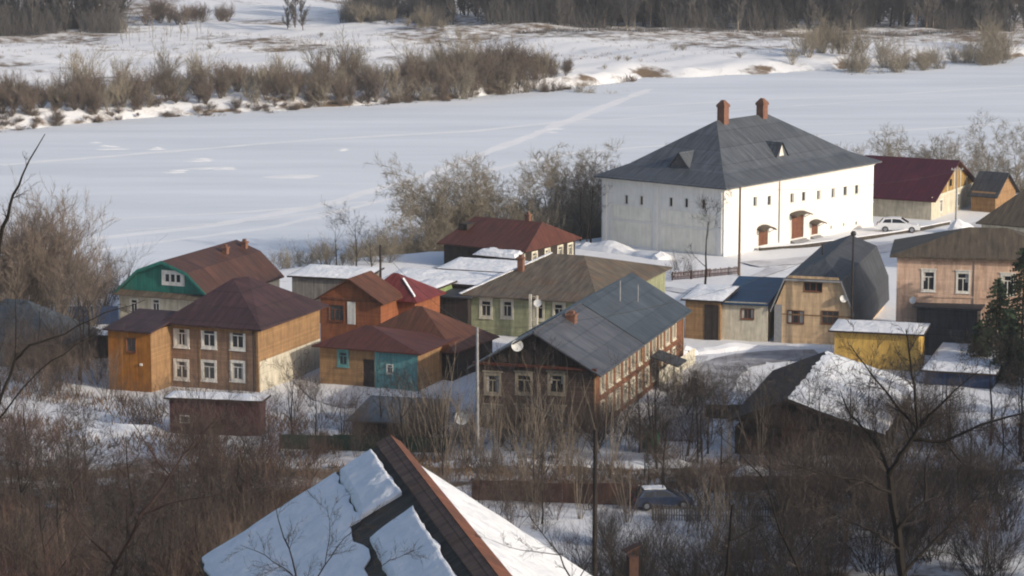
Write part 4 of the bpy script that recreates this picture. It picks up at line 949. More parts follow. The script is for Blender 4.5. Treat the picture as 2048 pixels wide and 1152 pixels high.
fence("green_fence", "dark green board fence along the lane left of the concrete pole", [(560, 898), (720, 902), (900, 906)], 1.3, 'green_paint')
fence("blue_fence", "dull blue board fence between the left willow and teal house", [(120, 648), (238, 650)], 1.9, 'blue_paint')
fence("white_fence", "pale board fence beside the porch of the grey roofed house", [(1318, 776), (1390, 728)], 1.6, 'cream_paint')
fence("plank_fence", "tall reddish plank fence behind the dark bare tree at right", [(1420, 985), (1560, 982), (1740, 980)], 1.2, 'brown_fence')
fence("yard_fence", "dark board fence along the shaded yard of the gambrel house", [(1410, 838), (1560, 842)], 1.3, 'dark_board')
fence("garden_fence", "thin brown fence by the sunny snow at the white mansion", [(1345, 560), (1480, 548)], .9, 'brown_fence', picket=True)

def pole(name, label, base, top, r, mat, arms=(), lamp=False, cat="utility pole", lower=None):
    root = empty(name, base, 0, label, cat); h = top
    m = MB(); m.tube((0, 0, -.6), (0, 0, h), r, r * .7, 8); m.build("shaft", M[mat], root)
    if lower: m = MB(); m.tube((.02, -r * 1.2, -.6), (.02, -r * 1.2, h * lower), r * .8, r * .8, 8); m.build("stub", M['pole_wood'], root)
    for k, zz in enumerate(arms):
        m = MB(); m.box(-.75, .75, -.06, .06, h - zz - .06, h - zz + .06); a = m.build("crossarm", M[mat], root)
        for x in (-.65, -.3, .3, .65):
            i = MB(); i.tube((x, 0, h - zz + .06), (x, 0, h - zz + .22), .04); i.build("insulator", M['dish'], a)
    if lamp:
        m = MB()
        for i in range(8):
            for j in range(-3, 3):
                f = lambda i, j: (.28 * math.cos(i * math.pi / 4) * math.cos(j * math.pi / 6), .28 * math.sin(i * math.pi / 4) * math.cos(j * math.pi / 6), h + .2 + .28 * math.sin(j * math.pi / 6))
                m.face([f(i, j), f(i + 1, j), f(i + 1, j + 1), f(i, j + 1)])
        m.build("lamp_head", M['black_metal'], root)
pole("utility_pole", "pale concrete utility pole beside the grey roofed house", G(955, 918), 10.7, .15, 'concrete', ())
pole("utility_pole", "weathered wooden pole in front of the white mansion corner", G(1478, 552), 10.2, .16, 'pole_wood', ())
pole("utility_pole", "dark tarred pole with pale wooden stub behind the orange houses", G(762, 668), 9.0, .15, 'pole_dark', (), lower=.55)
pole("street_lamp", "tall dark street lamp with round head in front of the gambrel house", G(1702, 700), 11.2, .12, 'pole_dark', lamp=True, cat="street lamp")
pole("utility_pole", "grey pole by the road in front of the maroon roofed house", G(1911, 462), 8.2, .13, 'concrete', (.4,))
bp_ = T(1190, 1000, 128); pole("utility_pole", "dark foreground utility pole rising right of the snow slab roof", Vector((bp_.x, bp_.y, tz(bp_.x, bp_.y))), 49 - .2213 * 128 - tz(bp_.x, bp_.y), .14, 'pole_dark')

def wall_line(name, label, pts, h, w_, mat, cat):
    P = [G(x, y) for x, y in pts]; o = P[0]; root = empty(name, o, 0, label, cat); m = MB()
    for p, q in zip(P[:-1], P[1:]):
        d = (q - p).normalized(); nn = Vector((-d.y, d.x, 0)) * w_
        m.extrude([p - o, q - o, q - o + nn, p - o + nn], (0, 0, h))
    m.build("masonry", M[mat], root); c = MB()
    for p, q in zip(P[:-1], P[1:]):
        d = (q - p).normalized(); nn = Vector((-d.y, d.x, 0)) * w_
        c.extrude([p - o - nn * .2 + Vector((0, 0, h + .003)), q - o - nn * .2 + Vector((0, 0, h + .003)), q - o + nn * 1.2 + Vector((0, 0, h + .003)), p - o + nn * 1.2 + Vector((0, 0, h + .003))], (0, 0, .1))
    c.build("coping", M['snow'], root)
wall_line("retaining_wall", "low dark retaining wall along the sunny forecourt of the white mansion", [(1520, 503), (1600, 497), (1700, 484), (1800, 470), (1900, 450)], .45, .3, 'old_plank', "wall")

def bank(pts, w_, h, z=0, seed=1):
    rg = random.Random(seed); P = [G(x, y, z) for x, y in pts]; pts2 = []
    for p, q in zip(P[:-1], P[1:]):
        k = max(2, int((q - p).length / .8)); pts2 += [p.lerp(q, i / k) for i in range(k)]
    pts2.append(P[-1]); m = MB(); rows = []
    for i, p in enumerate(pts2):
        d = pts2[min(i + 1, len(pts2) - 1)] - pts2[max(0, i - 1)]; d.normalize(); nn = Vector((-d.y, d.x, 0))
        tp = min(1, min(i, len(pts2) - 1 - i) / 2.0)
        ww = w_ * (1 + .4 * mnoise.noise((p.x * .35, p.y * .35, seed))); hh = h * (1 + .9 * mnoise.noise((p.x * .3, p.y * .3, seed + 9))) * tp
        rows.append([p + nn * ww * s + Vector((0, 0, zz * hh - .12)) for s, zz in ((-1, 0), (-.6, .7), (0, 1.1), (.6, .7), (1, 0))])
    for a, b in zip(rows[:-1], rows[1:]):
        for k in range(4): m.face([a[k], b[k], b[k + 1], a[k + 1]])
    o = m.build("snow_bank", M['snow']); tag(o, kind='structure')
    for p in o.data.polygons: p.use_smooth = True
bank([(1150, 494), (1240, 503), (1340, 522)], 1.6, .9, seed=1)
bank([(1375, 705), (1470, 698), (1600, 695), (1690, 705)], 1.0, .5, seed=2)
bank([(850, 930), (1000, 928), (1180, 930), (1400, 930)], 1.1, .45, seed=3)
bank([(1330, 735), (1390, 700)], .9, .8, seed=4)
bank([(130, 872), (240, 865), (335, 858)], 2.2, .7, seed=5)
bank([(580, 870), (700, 866), (800, 862)], 1.5, .5, seed=6)
bank([(1440, 955), (1560, 952), (1640, 950)], 1.2, .6, seed=7)
bank([(1900, 470), (1950, 460)], 1.5, 1.2, seed=8)
def road(name, pts, wd, mat, z):
    P = [G(x, y) for x, y in pts]; m = MB(); rg = random.Random(len(pts)); Lr = []
    q2 = []
    for p, q in zip(P[:-1], P[1:]):
        k = max(2, int((q - p).length / 1.5)); q2 += [p.lerp(q, i / k) for i in range(k)]
    q2.append(P[-1])
    for i, p in enumerate(q2):
        d = q2[min(i + 1, len(q2) - 1)] - q2[max(0, i - 1)]; d.normalize(); nn = Vector((-d.y, d.x, 0)) * wd * rg.uniform(.9, 1.1)
        a, b = p + nn, p - nn; Lr.append(((a.x, a.y, tz(a.x, a.y) + z), (b.x, b.y, tz(b.x, b.y) + z)))
    for (a, b), (c, d) in zip(Lr[:-1], Lr[1:]): m.face([b, d, c, a])
    o = m.build(name, mat); tag(o, kind='structure')
M['shade_dark_road'] = mk('lane slush darkened for shade', (.12, .115, .12), (.40, .40, .42), .35, .6, coords='Object', detail=9)
M['dirty_snow'] = mk('dirty packed snow', (.40, .39, .40), (.62, .62, .64), .4, .7, coords='Object', detail=9)
road("yard_lane", [(1330, 880), (1400, 790), (1440, 735), (1500, 715), (1640, 712)], 2.6, M['shade_dark_road'], .08)  # shade lying over the lane is put into its dark road colour
road("street", [(560, 925), (850, 918), (1180, 920), (1500, 925), (1900, 930), (2200, 930)], 2.2, M['dirty_snow'], .08)
road("mansion_road", [(1500, 530), (1650, 515), (1780, 495), (1900, 470), (2048, 430)], 2.0, M['dirty_snow'], .08)

road("path", [(560, 712), (600, 760), (640, 800), (700, 815)], .7, M['dirty_snow'], .07)
road("path", [(1345, 800), (1370, 760), (1400, 712)], .8, M['dirty_snow'], .09)
road("path", [(1290, 572), (1400, 590), (1500, 565), (1560, 532)], 1.0, M['dirty_snow'], .07)
road("path", [(840, 600), (900, 640), (930, 690)], .8, M['dirty_snow'], .07)
def wire(label, p, q, sag=.8, r=.014):
    p, q = Vector(p), Vector(q); root = MB(); n = 14; pts = []
    for i in range(n + 1):
        t = i / n; c = p.lerp(q, t); c.z -= sag * 4 * t * (1 - t); pts.append(c - p)
    for a, b in zip(pts[:-1], pts[1:]): root.tube(a, b, r, n=4, caps=False)
    o = root.build("power_line", M['black_metal']); o.location = p; tag(o, label, "cable")
pc = G(955, 918) + Vector((0, 0, 10.4)); pw = G(1478, 552) + Vector((0, 0, 9.9)); pd = G(762, 668) + Vector((0, 0, 8.8)); pl_ = G(1702, 700) + Vector((0, 0, 10.6)); pr_ = G(1911, 462) + Vector((0, 0, 7.6)); pf = Vector((bp_.x, bp_.y, 49 - .2213 * 128 - .3))
wire("thin sagging cable from the concrete pole to the dark pole behind the orange houses", pc, pd); wire("thin sagging cable from the concrete pole to the dark street lamp", pc, pl_, 1.6)
wire("thin sagging cable from the wooden pole to the pole by the maroon roofed house", pw, pr_); wire("thin sagging cable from the dark foreground pole to the concrete pole", pf, pc, 1.5)

# ---- cars
def car(loc, yaw, label, paint, snow=False):
    root = empty("parked_car", loc, yaw, label, "car"); ln, wd = 4.5, .86
    low = [(-2.22, .32), (-2.25, .75), (-2.1, .95), (-1.2, 1.0), (.95, .95), (1.9, .82), (2.22, .62), (2.25, .32)]
    cab = [(-1.95, .97), (-1.55, 1.42), (-.8, 1.52), (.2, 1.48), (1.05, .96)]
    b = MB()
    def loft(pr, w0, w1, zt):
        n = len(pr); Lf = [(x, -(w0 + (w1 - w0) * ((z - pr[0][1]) / (zt - pr[0][1]))), z) for x, z in pr]; Rt = [(x, -y, z) for x, y, z in Lf]
        b.face(Lf); b.face(Rt[::-1])
        for k in range(n): b.face([Lf[k], Rt[k], Rt[(k + 1) % n], Lf[(k + 1) % n]][::-1])
    loft(low, wd, wd - .02, 1.0); loft(cab, wd - .04, wd - .22, 1.52)
    b.build("body", M[paint], root, bevel=.05)
    g = MB(); wy = lambda z: wd - .04 - .18 * (z - .97) / .55 + .012
    for s in (-1, 1):
        for q in ([(-1.65, 1.02), (-1.42, 1.36), (-.75, 1.43), (-.75, 1.02)], [(-.65, 1.02), (-.65, 1.43), (.15, 1.39), (.78, 1.02)]):
            g.face([(x, s * wy(z), z) for x, z in q])
    g.face([(.28, -.66, 1.47), (.28, .66, 1.47), (1.04, .74, 1.02), (1.04, -.74, 1.02)]); g.face([(-1.98, -.72, 1.02), (-1.98, .72, 1.02), (-1.62, .66, 1.38), (-1.62, -.66, 1.38)])
    g.build("window", M['dark_glass'], root)
    for x in (-1.35, 1.4):
        for s in (-1, 1):
            w1 = MB(); w1.tube((x, s * (wd - .16), .33), (x, s * (wd + .03), .33), .33, n=16); wo = w1.build("wheel", M['rubber'], root)
            r = MB(); r.tube((x, s * (wd + .02), .33), (x, s * (wd + .045), .33), .2, n=12); r.build("rim", M['rim'], wo)
    for s in (-1, 1):
        q = MB(); q.box(2.14, 2.25, s * .62 - .16, s * .62 + .16, .6, .74); q.build("headlight", M['lamp_clear'], root)
        q = MB(); q.box(-2.27, -2.18, s * .66 - .13, s * .66 + .13, .72, .9); q.build("tail_light", M['lamp_red'], root)
    if snow:
        q = MB(); q.box(-1.5, .15, -.55, .55, 1.5, 1.57); q.build("roof_snow", M['snow_roof'], root, bevel=.05)
    root.scale = (1.2, 1.2, 1.2) if paint == 'car_white' else (1, 1, 1)
    return root
car(G(1797, 464) + Vector((0, 0, .05)), R(-10), "white estate car parked at the right end of the white mansion", 'car_white')
car(G(1325, 1015) + Vector((0, 0, .02)), R(8), "dark blue car behind the picket fence in the shaded gardens", 'car_blue', True)
def barrel(loc, label):
    root = empty("plastic_barrel", loc, 0, label, "barrel"); m = MB()
    pr = [(.42, 0), (.46, .3), (.46, .6), (.43, .9), (.44, 1.2), (.40, 1.25)]
    for (a, z0), (b, z1) in zip(pr[:-1], pr[1:]): m.tube((0, 0, z0), (0, 0, z1), a, b, 14, caps=False)
    m.face([(.4 * math.cos(k * math.pi / 7), .4 * math.sin(k * math.pi / 7), 1.25) for k in range(14)]); m.build("drum", M['green_plastic'], root)
    l = MB(); l.tube((.2, 0, 1.25), (.2, 0, 1.32), .08, n=8); l.build("bung", M['black_metal'], root)
    return root
barrel(G(1302, 905) + Vector((0, 0, .35)), "bright green plastic barrel beside the lane under the grey roofed house").scale = (1.5, 1.5, 1.1)
barrel(G(1247, 800) + Vector((0, 0, .1)), "dark green barrel against the sunny side of the grey roofed house")
t = MB(); c = G(1490, 1115); rg = random.Random(8)
q = [[(-1.6 + 3.2 * i / 8, -.7 + 1.4 * j / 5, (0 if i in (0, 8) or j in (0, 5) else .55 + rg.uniform(-.12, .12))) for j in range(6)] for i in range(9)]
for i in range(8):
    for j in range(5): t.face([q[i][j], q[i + 1][j], q[i + 1][j + 1], q[i][j + 1]])
o = t.build("tarpaulin", M['blue_tarp']); o.location = c; tag(o, "crumpled blue tarpaulin over a heap on the shaded snow", "tarpaulin")
c = T(1265, 1112, 120); zg = tz(c.x, c.y); rt = empty("brick_chimney_stack", (c.x, c.y, zg), .3, "red brown brick chimney stack with rusty cap at the bottom edge of the photo", "chimney")
m = MB(); m.box(-.22, .22, -.22, .22, -1, c.z - zg); m.build("stack", M['rust_brick'], rt)
m = MB(); m.extrude([(-.4, -.3, c.z - zg + .22), (.3, -.3, c.z - zg + .5), (.3, .3, c.z - zg + .5), (-.4, .3, c.z - zg + .22)], (0, 0, .05))
for x, zz in ((-.18, .32), (.18, .46)):
    for y in (-.18, .18): m.tube((x, y, c.z - zg), (x, y, c.z - zg + zz), .025)
m.build("cap", M['rust_brick'], rt)

# ------------------------------------------------------------------ bare trees and bushes
def raw(name, segs, mat, sides=3):
    """one mesh of tapered tubes"""
    S = np.array([[*a, *b, r0, r1] for a, b, r0, r1 in segs]); n = len(S)
    a, b = S[:, :3], S[:, 3:6]; d = b - a; d /= np.maximum(np.linalg.norm(d, axis=1, keepdims=True), 1e-6)
    t = np.where(np.abs(d[:, 2:3]) < .9, np.array([[0, 0, 1.]]), np.array([[1., 0, 0]])); u = np.cross(d, t); u /= np.linalg.norm(u, axis=1, keepdims=True); w_ = np.cross(d, u)
    V = []
    for base, r in ((a, S[:, 6:7]), (b, S[:, 7:8])):
        for k in range(sides):
            an = 2 * math.pi * k / sides; V.append(base + (u * math.cos(an) + w_ * math.sin(an)) * r)
    V = np.stack(V, 1).reshape(-1, 3); i0 = np.arange(n)[:, None] * (2 * sides)
    F = np.concatenate([i0 + np.array([[k, (k + 1) % sides, sides + (k + 1) % sides, sides + k]]) for k in range(sides)])
    me = bpy.data.meshes.new(name); me.from_pydata(V.tolist(), [], F.tolist()); me.materials.append(mat)
    return me
def rv(rg): 
    while True:
        v = Vector((rg.uniform(-1, 1), rg.uniform(-1, 1), rg.uniform(-1, 1)))
        if .01 < v.length < 1: return v.normalized()
def grow(rg, p, d, ln, r, lvl, mx, out, up=.12, wig=.22, kids=4, ratio=.55, rmin=.012, ang=.75, start=.25):
    n = 4 if lvl < 2 else 3; p = Vector(p); d = Vector(d).normalized(); step = ln / n; rr = r
    for i in range(n):
        d = (d + rv(rg) * wig + Vector((0, 0, up))).normalized(); q = p + d * step; r1 = max(rmin * .6, rr - (r * .8) / n)
        out.append((tuple(p), tuple(q), rr, r1, lvl))
        if lvl < mx and (i + .5) / n >= start:
            for k in range(max(1, round(kids / n * rg.uniform(.7, 1.5)))):
                ax = rv(rg); side = d.cross(ax).normalized(); nd = (d * math.cos(ang * rg.uniform(.6, 1.3)) + side * math.sin(ang * rg.uniform(.6, 1.3))).normalized()
                grow(rg, p.lerp(q, rg.random()), nd, ln * ratio * rg.uniform(.6, 1.2), max(rmin, r1 * .6), lvl + 1, mx, out, up, wig, kids, ratio, rmin, ang, start)
        p, rr = q, r1
def proto_tree(seed, h, r, mx=4, kids=5, up=.10, ang=.7, ratio=.52, rmin=.018, start=.3, wig=.2):
    rg = random.Random(seed); out = []; grow(rg, (0, 0, -.3), (0, 0, 1), h, r, 0, mx, out, up, wig * .6, kids, ratio, rmin, ang, start); return out
def proto_bush(seed, h, stems, spread, mx=3, kids=4, rmin=.016, up=.1, ang=.6, ratio=.5, r=.05, wig=.22):
    rg = random.Random(seed); out = []
    for k in range(stems):
        a = rg.uniform(0, 6.283); t = spread * rg.uniform(.15, 1); b = rg.uniform(0, .5) * spread
        grow(rg, (b * math.cos(a), b * math.sin(a), -.3), (math.sin(t) * math.cos(a), math.sin(t) * math.sin(a), math.cos(t)), h * rg.uniform(.65, 1.05), r, 1, mx, out, up, wig, kids, ratio, rmin, ang, .15)
    return out
def split(out, name, tl, mt, mc):
    tr = [s[:4] for s in out if s[4] <= tl]; cr = [s[:4] for s in out if s[4] > tl]
    return raw(name + "_trunk", tr, M[mt], 5), raw(name + "_crown", cr, M[mc], 3)
PR = {}
for k in range(3): PR['bank_tree', k] = split(proto_tree(10 + k, 8.6, .17, 4, 9, .05, .85, .52, .015, .18, .3), "bank_tree", 1, 'bark_grey', 'twig_grey')
for k in range(3): PR['bank_bush', k] = split(proto_bush(20 + k, 5.8, 15, .8, 3, 9, .018, .06, .75), "bank_bush", 1, 'bark_grey', 'twig_grey')
for k in range(3): PR['far_bush', k] = split(proto_bush(30 + k, 5.0, 20, .8, 3, 8, .021, r=.055), "far_bush", 1, 'twig_brown', 'twig_brown')
for k in range(2): PR['far_grey_bush', k] = split(proto_bush(36 + k, 5.0, 16, .75, 3, 7, .02, r=.05), "far_grey_bush", 1, 'twig_grey', 'twig_grey')
for k in range(4): PR['wood_tree', k] = split(proto_tree(40 + k, 16, .22, 3, 17, .14, .65, .34, .035, .03), "wood_tree", 0, ('bark_dark', 'bark_pine', 'bark_dark', 'bark_birch')[k], 'twig_far')
for k in range(3): PR['sapling', k] = split(proto_tree(50 + k, 6, .07, 2, 7, .12, .5, .35, .03, .2), "sapling", 0, 'bark_grey', 'twig_grey')
for k in range(3): PR['thicket', k] = split(proto_bush(60 + k, 3.8, 12, .95, 3, 8, .0075, r=.026), "thicket", 1, 'twig_red', 'twig_red')
for k in range(3): PR['thicket_brown', k] = split(proto_bush(64 + k, 4.2, 11, .9, 3, 8, .0075, r=.028), "thicket_brown", 1, 'twig_umber', 'twig_umber')
for k in range(3): PR['thicket_dark', k] = split(proto_bush(68 + k, 4.6, 10, .85, 3, 8, .0075, r=.034), "thicket_dark", 1, 'bark_dark', 'twig_dark')
for k in range(2): PR['shoots', k] = split(proto_bush(72 + k, 7.5, 7, .42, 2, 5, .014, .05, .45, .3, r=.042, wig=.13), "shoots", 1, 'twig_pale', 'twig_pale')
for k in range(3): PR['garden_tree', k] = split(proto_tree(80 + k, 6.5, .13, 4, 6, .06, .8, .55, .011, .25), "garden_tree", 1, 'bark_dark', 'twig_dark')
for k in range(2): PR['willow', k] = split(proto_bush(90 + k, 10.5, 9, .38, 4, 6, .016, .10, .6, .45, r=.12), "willow", 1, 'bark_grey', 'twig_willow')
CNT = {}
def plant(kind, name, X, Y, s, label, cat, group=None, rz=None, sz=None, mats=None, z=None):
    n = len([1 for q in PR if q[0] == kind]); i = CNT.get(kind, 0); CNT[kind] = i + 1; tr, cr = PR[kind, i % n]
    rg = random.Random(i * 7 + len(name))
    root = empty(name, (X, Y, tz(X, Y) if z is None else z), rg.uniform(0, 6.28) if rz is None else rz, label, cat, group)
    root.scale = (s, s, s * (sz or 1))
    for nm, me in (("trunk", tr), ("crown", cr)):
        o = bpy.data.objects.new(nm if 'bush' not in cat else ("stems" if nm == "trunk" else "twigs"), me); COL.objects.link(o); o.parent = root
        if mats:
            for k, mm in enumerate(me.materials): pass
    return root
rg = random.Random(77)
def at(px, py, z=0): p = G(px, py, z); return p.x, p.y
# far bank thicket (brown willow scrub) from left edge to the spit
def scatter_far():
    for px in range(-60, 1150, 15):
        q = px + rg.uniform(-8, 8); Y0 = float(far_line((q - 1024) / FPX * 500))
        tall = np.interp(q, [-60, 200, 500, 740, 860, 1000, 1070, 1100, 1150], [1.0, .95, 1.0, 1.0, 1.1, 1.5, 1.3, .7, .5])
        offs = np.interp(q, [-60, 400, 800, 1000, 1150], [15, 14, 9, 6, 4])
        tall *= .88
        for row in range(3):
            if mnoise.noise((q * .02, row * 3.1, 2)) < -.3 and q < 850: continue
            Y = Y0 + offs + row * 9 + rg.uniform(-4, 4); X = (q + rg.uniform(-6, 6) - 1024) / FPX * Y; Y += float(far_line(X)) - Y0
            plant('far_bush' if rg.random() < .7 else 'far_grey_bush', "willow_bush", X, Y, tall * rg.uniform(.65, 1.1), "bare brown willow bush in the thicket lining the far river bank", "bush", "willow bushes lining the far river bank", sz=rg.uniform(.9, 1.2))
        for _ in range(4):
            if rg.random() < .62:
                Y = Y0 + rg.uniform(.5, offs); X = (q - 1024) / FPX * Y; Y += float(far_line(X)) - Y0
                plant('far_bush', "bank_shrub", X, Y, rg.uniform(.2, .5), "low brown shrub on the snowy slope just above the far ice edge", "bush", "low shrubs above the far ice edge", sz=.6)
    for px, off, s in ((150, 40, 1.2), (170, 44, 1.3), (330, 44, 1.2), (400, 30, 1.2), (690, 34, 1.4), (830, 26, 1.3), (880, 24, 1.3), (930, 18, 1.5), (1085, 12, 1.0), (240, 40, 1.1), (560, 34, 1.2), (640, 34, 1.3), (710, 30, 1.3)):
        Y = float(far_line((px - 1024) / FPX * 520)) + off; X = (px - 1024) / FPX * Y; plant('far_grey_bush', "willow_bush", X, Y, s, "grey tipped willow bush standing among the brown thicket on the far bank", "bush", "grey willow bushes in the far thicket", sz=1.15)
    for px, py, s in ((1165, 170, .75), (1180, 172, .6), (1225, 172, .45), (1255, 170, .35)):
        X, Y = at(px, py, -2.5); plant('far_grey_bush', "willow_bush", X, Y, s, "small isolated bush on the snowy spit at the bend of the river", "bush", "bushes on the river spit")
    for k in range(40):
        px = rg.uniform(1585, 2040); py = np.interp(px, [1585, 1700, 1800, 1900, 2048], [122, 118, 130, 112, 100]) + rg.uniform(-14, 8)
        X, Y = at(px, py, -2); plant('far_grey_bush', "willow_bush", X, Y, rg.uniform(.8, 1.5), "grey brown bush on the snowy far bank at upper right", "bush", "bushes on the far bank at upper right", sz=1.0)
    for k in range(16):
        px = rg.uniform(1620, 1990); py = np.interp(px, [1620, 1800, 2000], [140, 132, 116]); X, Y = at(px, py, -2.5)
        plant('far_bush', "willow_bush", X, Y, rg.uniform(.25, .5), "low reddish shrub at the ice edge at upper right", "bush", "low shrubs at the ice edge at upper right", sz=.8)
    # forest edge
    def wood(a, b, n, y0, y1, g, lab):
        for k in range(n):
            px = a + (b - a) * (k + rg.random()) / n; py = rg.uniform(y0, y1); X, Y = at(px, py, -1.5)
            plant('wood_tree', "forest_tree", X, Y, rg.uniform(.8, 1.2), lab, "tree", g)
    wood(-40, 245, 30, 42, 72, "trees of the wood at upper left", "tall bare tree in the dark wood at the upper left corner")
    wood(840, 2080, 120, 34, 60, "trees of the forest along the top", "tall bare tree in the dark forest along the top edge")
    wood(1000, 2080, 40, 52, 62, "trees of the forest along the top", "tall bare tree in the dark forest along the top edge")
    wood(690, 870, 9, 28, 50, "trees at the left end of the forest", "bare tree at the thin left end of the dark forest")
    for px, py, s in ((575, 62, .55), (590, 60, .75), (606, 64, .6)):
        X, Y = at(px, py, -1.5); plant('wood_tree', "forest_tree", X, Y, s, "bare tree in the small isolated clump on the snowy far field", "tree", "clump of trees on the far field")
    for k in range(22):
        px = rg.uniform(240, 430); py = rg.uniform(74, 92); X, Y = at(px, py, -1.5)
        plant('sapling', "sapling", X, Y, rg.uniform(.5, .9), "thin bare sapling scattered on the snowy far field", "tree", "saplings on the far field")
    for k in range(16):
        px = rg.uniform(255, 480); py = rg.uniform(36, 48); X, Y = at(px, py, -1.5)
        plant('far_bush', "scrub_bush", X, Y, rg.uniform(.7, 1.1), "brown scrub bush beyond the saplings on the far field", "bush", "scrub bushes beyond the saplings", sz=.9)
    for k in range(14):
        px = rg.uniform(650, 980); py = np.interp(px, [650, 760, 980], [46, 56, 92]) + rg.uniform(-6, 4); X, Y = at(px, py, -1.8)
        plant('far_grey_bush', "scrub_bush", X, Y, rg.uniform(.5, 1.0), "dark scrub bush along the forest corner above the thicket", "bush", "scrub bushes along the forest corner")
    for px, py in ((1350, 108), (1365, 110), (1235, 125), (1255, 128), (1380, 142), (1345, 142), (1480, 118), (1210, 138), (640, 78), (420, 106), (500, 104), (120, 122), (150, 124)):
        X, Y = at(px, py, -2); plant('far_grey_bush', "scrub_bush", X, Y, rg.uniform(.25, .4), "tiny dark tuft of scrub dotting the snowy far field", "bush", "tufts of scrub on the far field", sz=.7)
scatter_far()
def undergrowth(name, label, boxes, n, h, seed):
    rg = random.Random(seed); segs = []; wt = [(b[1] - b[0]) for b in boxes]
    for k in range(n):
        b = rg.choices(boxes, wt)[0]; px = rg.uniform(b[0], b[1]); py = rg.triangular(b[2], b[3], b[3]); X, Y = at(px, py, -1.5); z = tz(X, Y)
        if mnoise.noise((X * .06, Y * .012, 5)) < -.03 and h > 2: continue
        for q in range(3):
            l = h * rg.uniform(.25, 1.1); a = rg.uniform(0, 6.28); t = rg.uniform(0, .45); bx, by = X + rg.uniform(-1.5, 1.5), Y + rg.uniform(-1, 1)
            segs.append(((bx, by, z - .1), (bx + math.cos(a) * t * l * 1.6, by + math.sin(a) * t * l * 1.6, z + l), .05, .02))
    o = bpy.data.objects.new(name, raw(name, segs, M['twig_far'], 3)); COL.objects.link(o); tag(o, label, "undergrowth", kind='stuff')
undergrowth("forest_undergrowth", "dense dark undergrowth of the forest and wood along the top", [(830, 2100, 14, 60), (-60, 245, 35, 72), (690, 860, 26, 52)], 14000, 6.0, 11)
undergrowth("ditch_scrub", "thin dark line of scrub along the ditch below the forest edge", [(1035, 1960, 65.5, 68)], 900, 1.0, 12)
def near_bank():
    for px, py, s, h in [(870, 478, 1.15, 1.15), (905, 470, 1.3, 1.25), (940, 474, 1.1, 1.1), (980, 468, 1.0, 1.0), (1020, 466, 1.0, 1.0), (1060, 465, 1.05, 1.1), (1110, 462, 1.2, 1.2), (1145, 460, 1.3, 1.15), (1180, 458, 1.1, 1.15),
                         (840, 488, 1.0, 1.0), (800, 492, .9, .9), (1230, 452, 1.15, 1.1), (1265, 448, 1.0, 1.2)]:
        X, Y = at(px, py, -.5); plant('bank_tree' if px % 2 == 0 else 'bank_bush', "bank_tree", X, Y, s, "grey bare tree in the row on the near bank between the log house and mansion", "tree", "bare trees on the near bank", sz=h)
    for k in range(40):
        px = rg.uniform(770, 1290); X, Y = at(px, np.interp(px, [790, 1290], [486, 440]) + rg.uniform(-10, 8), -.5)
        plant('bank_tree' if k % 3 else 'bank_bush', "bank_tree", X, Y, np.interp(px, [790, 890, 1000, 1150, 1290], [.7, 1.15, .9, 1.15, .9]) * rg.uniform(.8, 1.05), "grey bare tree in the row on the near bank between the log house and mansion", "tree", "bare trees on the near bank", sz=1.1)
    for px in range(740, 1210, 16):
        X, Y = at(px + rg.uniform(-8, 8), np.interp(px, [740, 1210], [500, 470]) + rg.uniform(-8, 6), -.5)
        plant('bank_bush', "bank_bush", X, Y, rg.uniform(.75, 1.15), "grey olive bush under the bare trees on the near river bank", "bush", "bushes on the near bank")
    for px, py, s in ((672, 540, .75), (712, 536, .85), (745, 545, .6)):
        X, Y = at(px, py); plant('garden_tree', "bank_tree", X, Y, s, "small dark bare tree on the bank left of the dark log house", "tree", "small trees left of the log house")
    for px in range(560, 800, 20):
        X, Y = at(px + rg.uniform(-6, 6), 530 + rg.uniform(-10, 4)); plant('bank_bush', "bank_bush", X, Y, rg.uniform(.3, .5), "low grey bush in the shade along the bank behind the orange houses", "bush", "low bushes behind the orange houses")
    for px, py, s in ((1160, 482, 1.1), (1182, 486, 1.15), (1172, 492, .9)):
        X, Y = at(px, py); plant('garden_tree', "dark_tree", X, Y, s, "dense dark bare tree against the left end of the white mansion", "tree", "dark trees at the mansion's left end")
    for k in range(52):
        px = 1690 + 370 * (k + rg.random()) / 52; X, Y = at(px, np.interp(px, [1690, 2060], [392, 368]) + rg.uniform(-8, 8), -.8)
        plant('bank_bush' if k % 3 else 'bank_tree', "bank_tree", X, Y, rg.uniform(.75, 1.1), "grey bare tree in the row behind the maroon roofed house", "tree", "bare trees behind the maroon roofed house", sz=1.1)
    X, Y = at(1410, 570); plant('garden_tree', "garden_tree", X, Y, 1.15, "slender bare tree in front of the white mansion's shaded end", "tree")
    for px, py, s in ((1345, 552, .5), (1365, 548, .55), (1385, 556, .4)):
        X, Y = at(px, py); plant('thicket_dark', "garden_bush", X, Y, s, "dark twiggy bush beside the slender tree below the mansion", "bush", "dark bushes below the mansion")
    for px, py, s, h in ((25, 655, 1.0, 1.05), (70, 650, 1.05, 1.15), (120, 648, 1.0, 1.1), (165, 640, .75, .9), (205, 632, .55, .9), (-20, 650, 1.1, 1.0)):
        X, Y = at(px, py); plant('willow', "willow_tree", X, Y, s, "tall multi stemmed brown willow at the left edge before the river", "tree", "tall willows at the left edge", sz=h)
    for k in range(12):
        px = rg.uniform(-30, 200); X, Y = at(px, rg.uniform(630, 668)); plant('willow', "willow_tree", X, Y, np.interp(px, [-30, 80, 200], [.9, 1.05, .5]) * rg.uniform(.8, 1.05), "tall multi stemmed brown willow at the left edge before the river", "tree", "tall willows at the left edge")
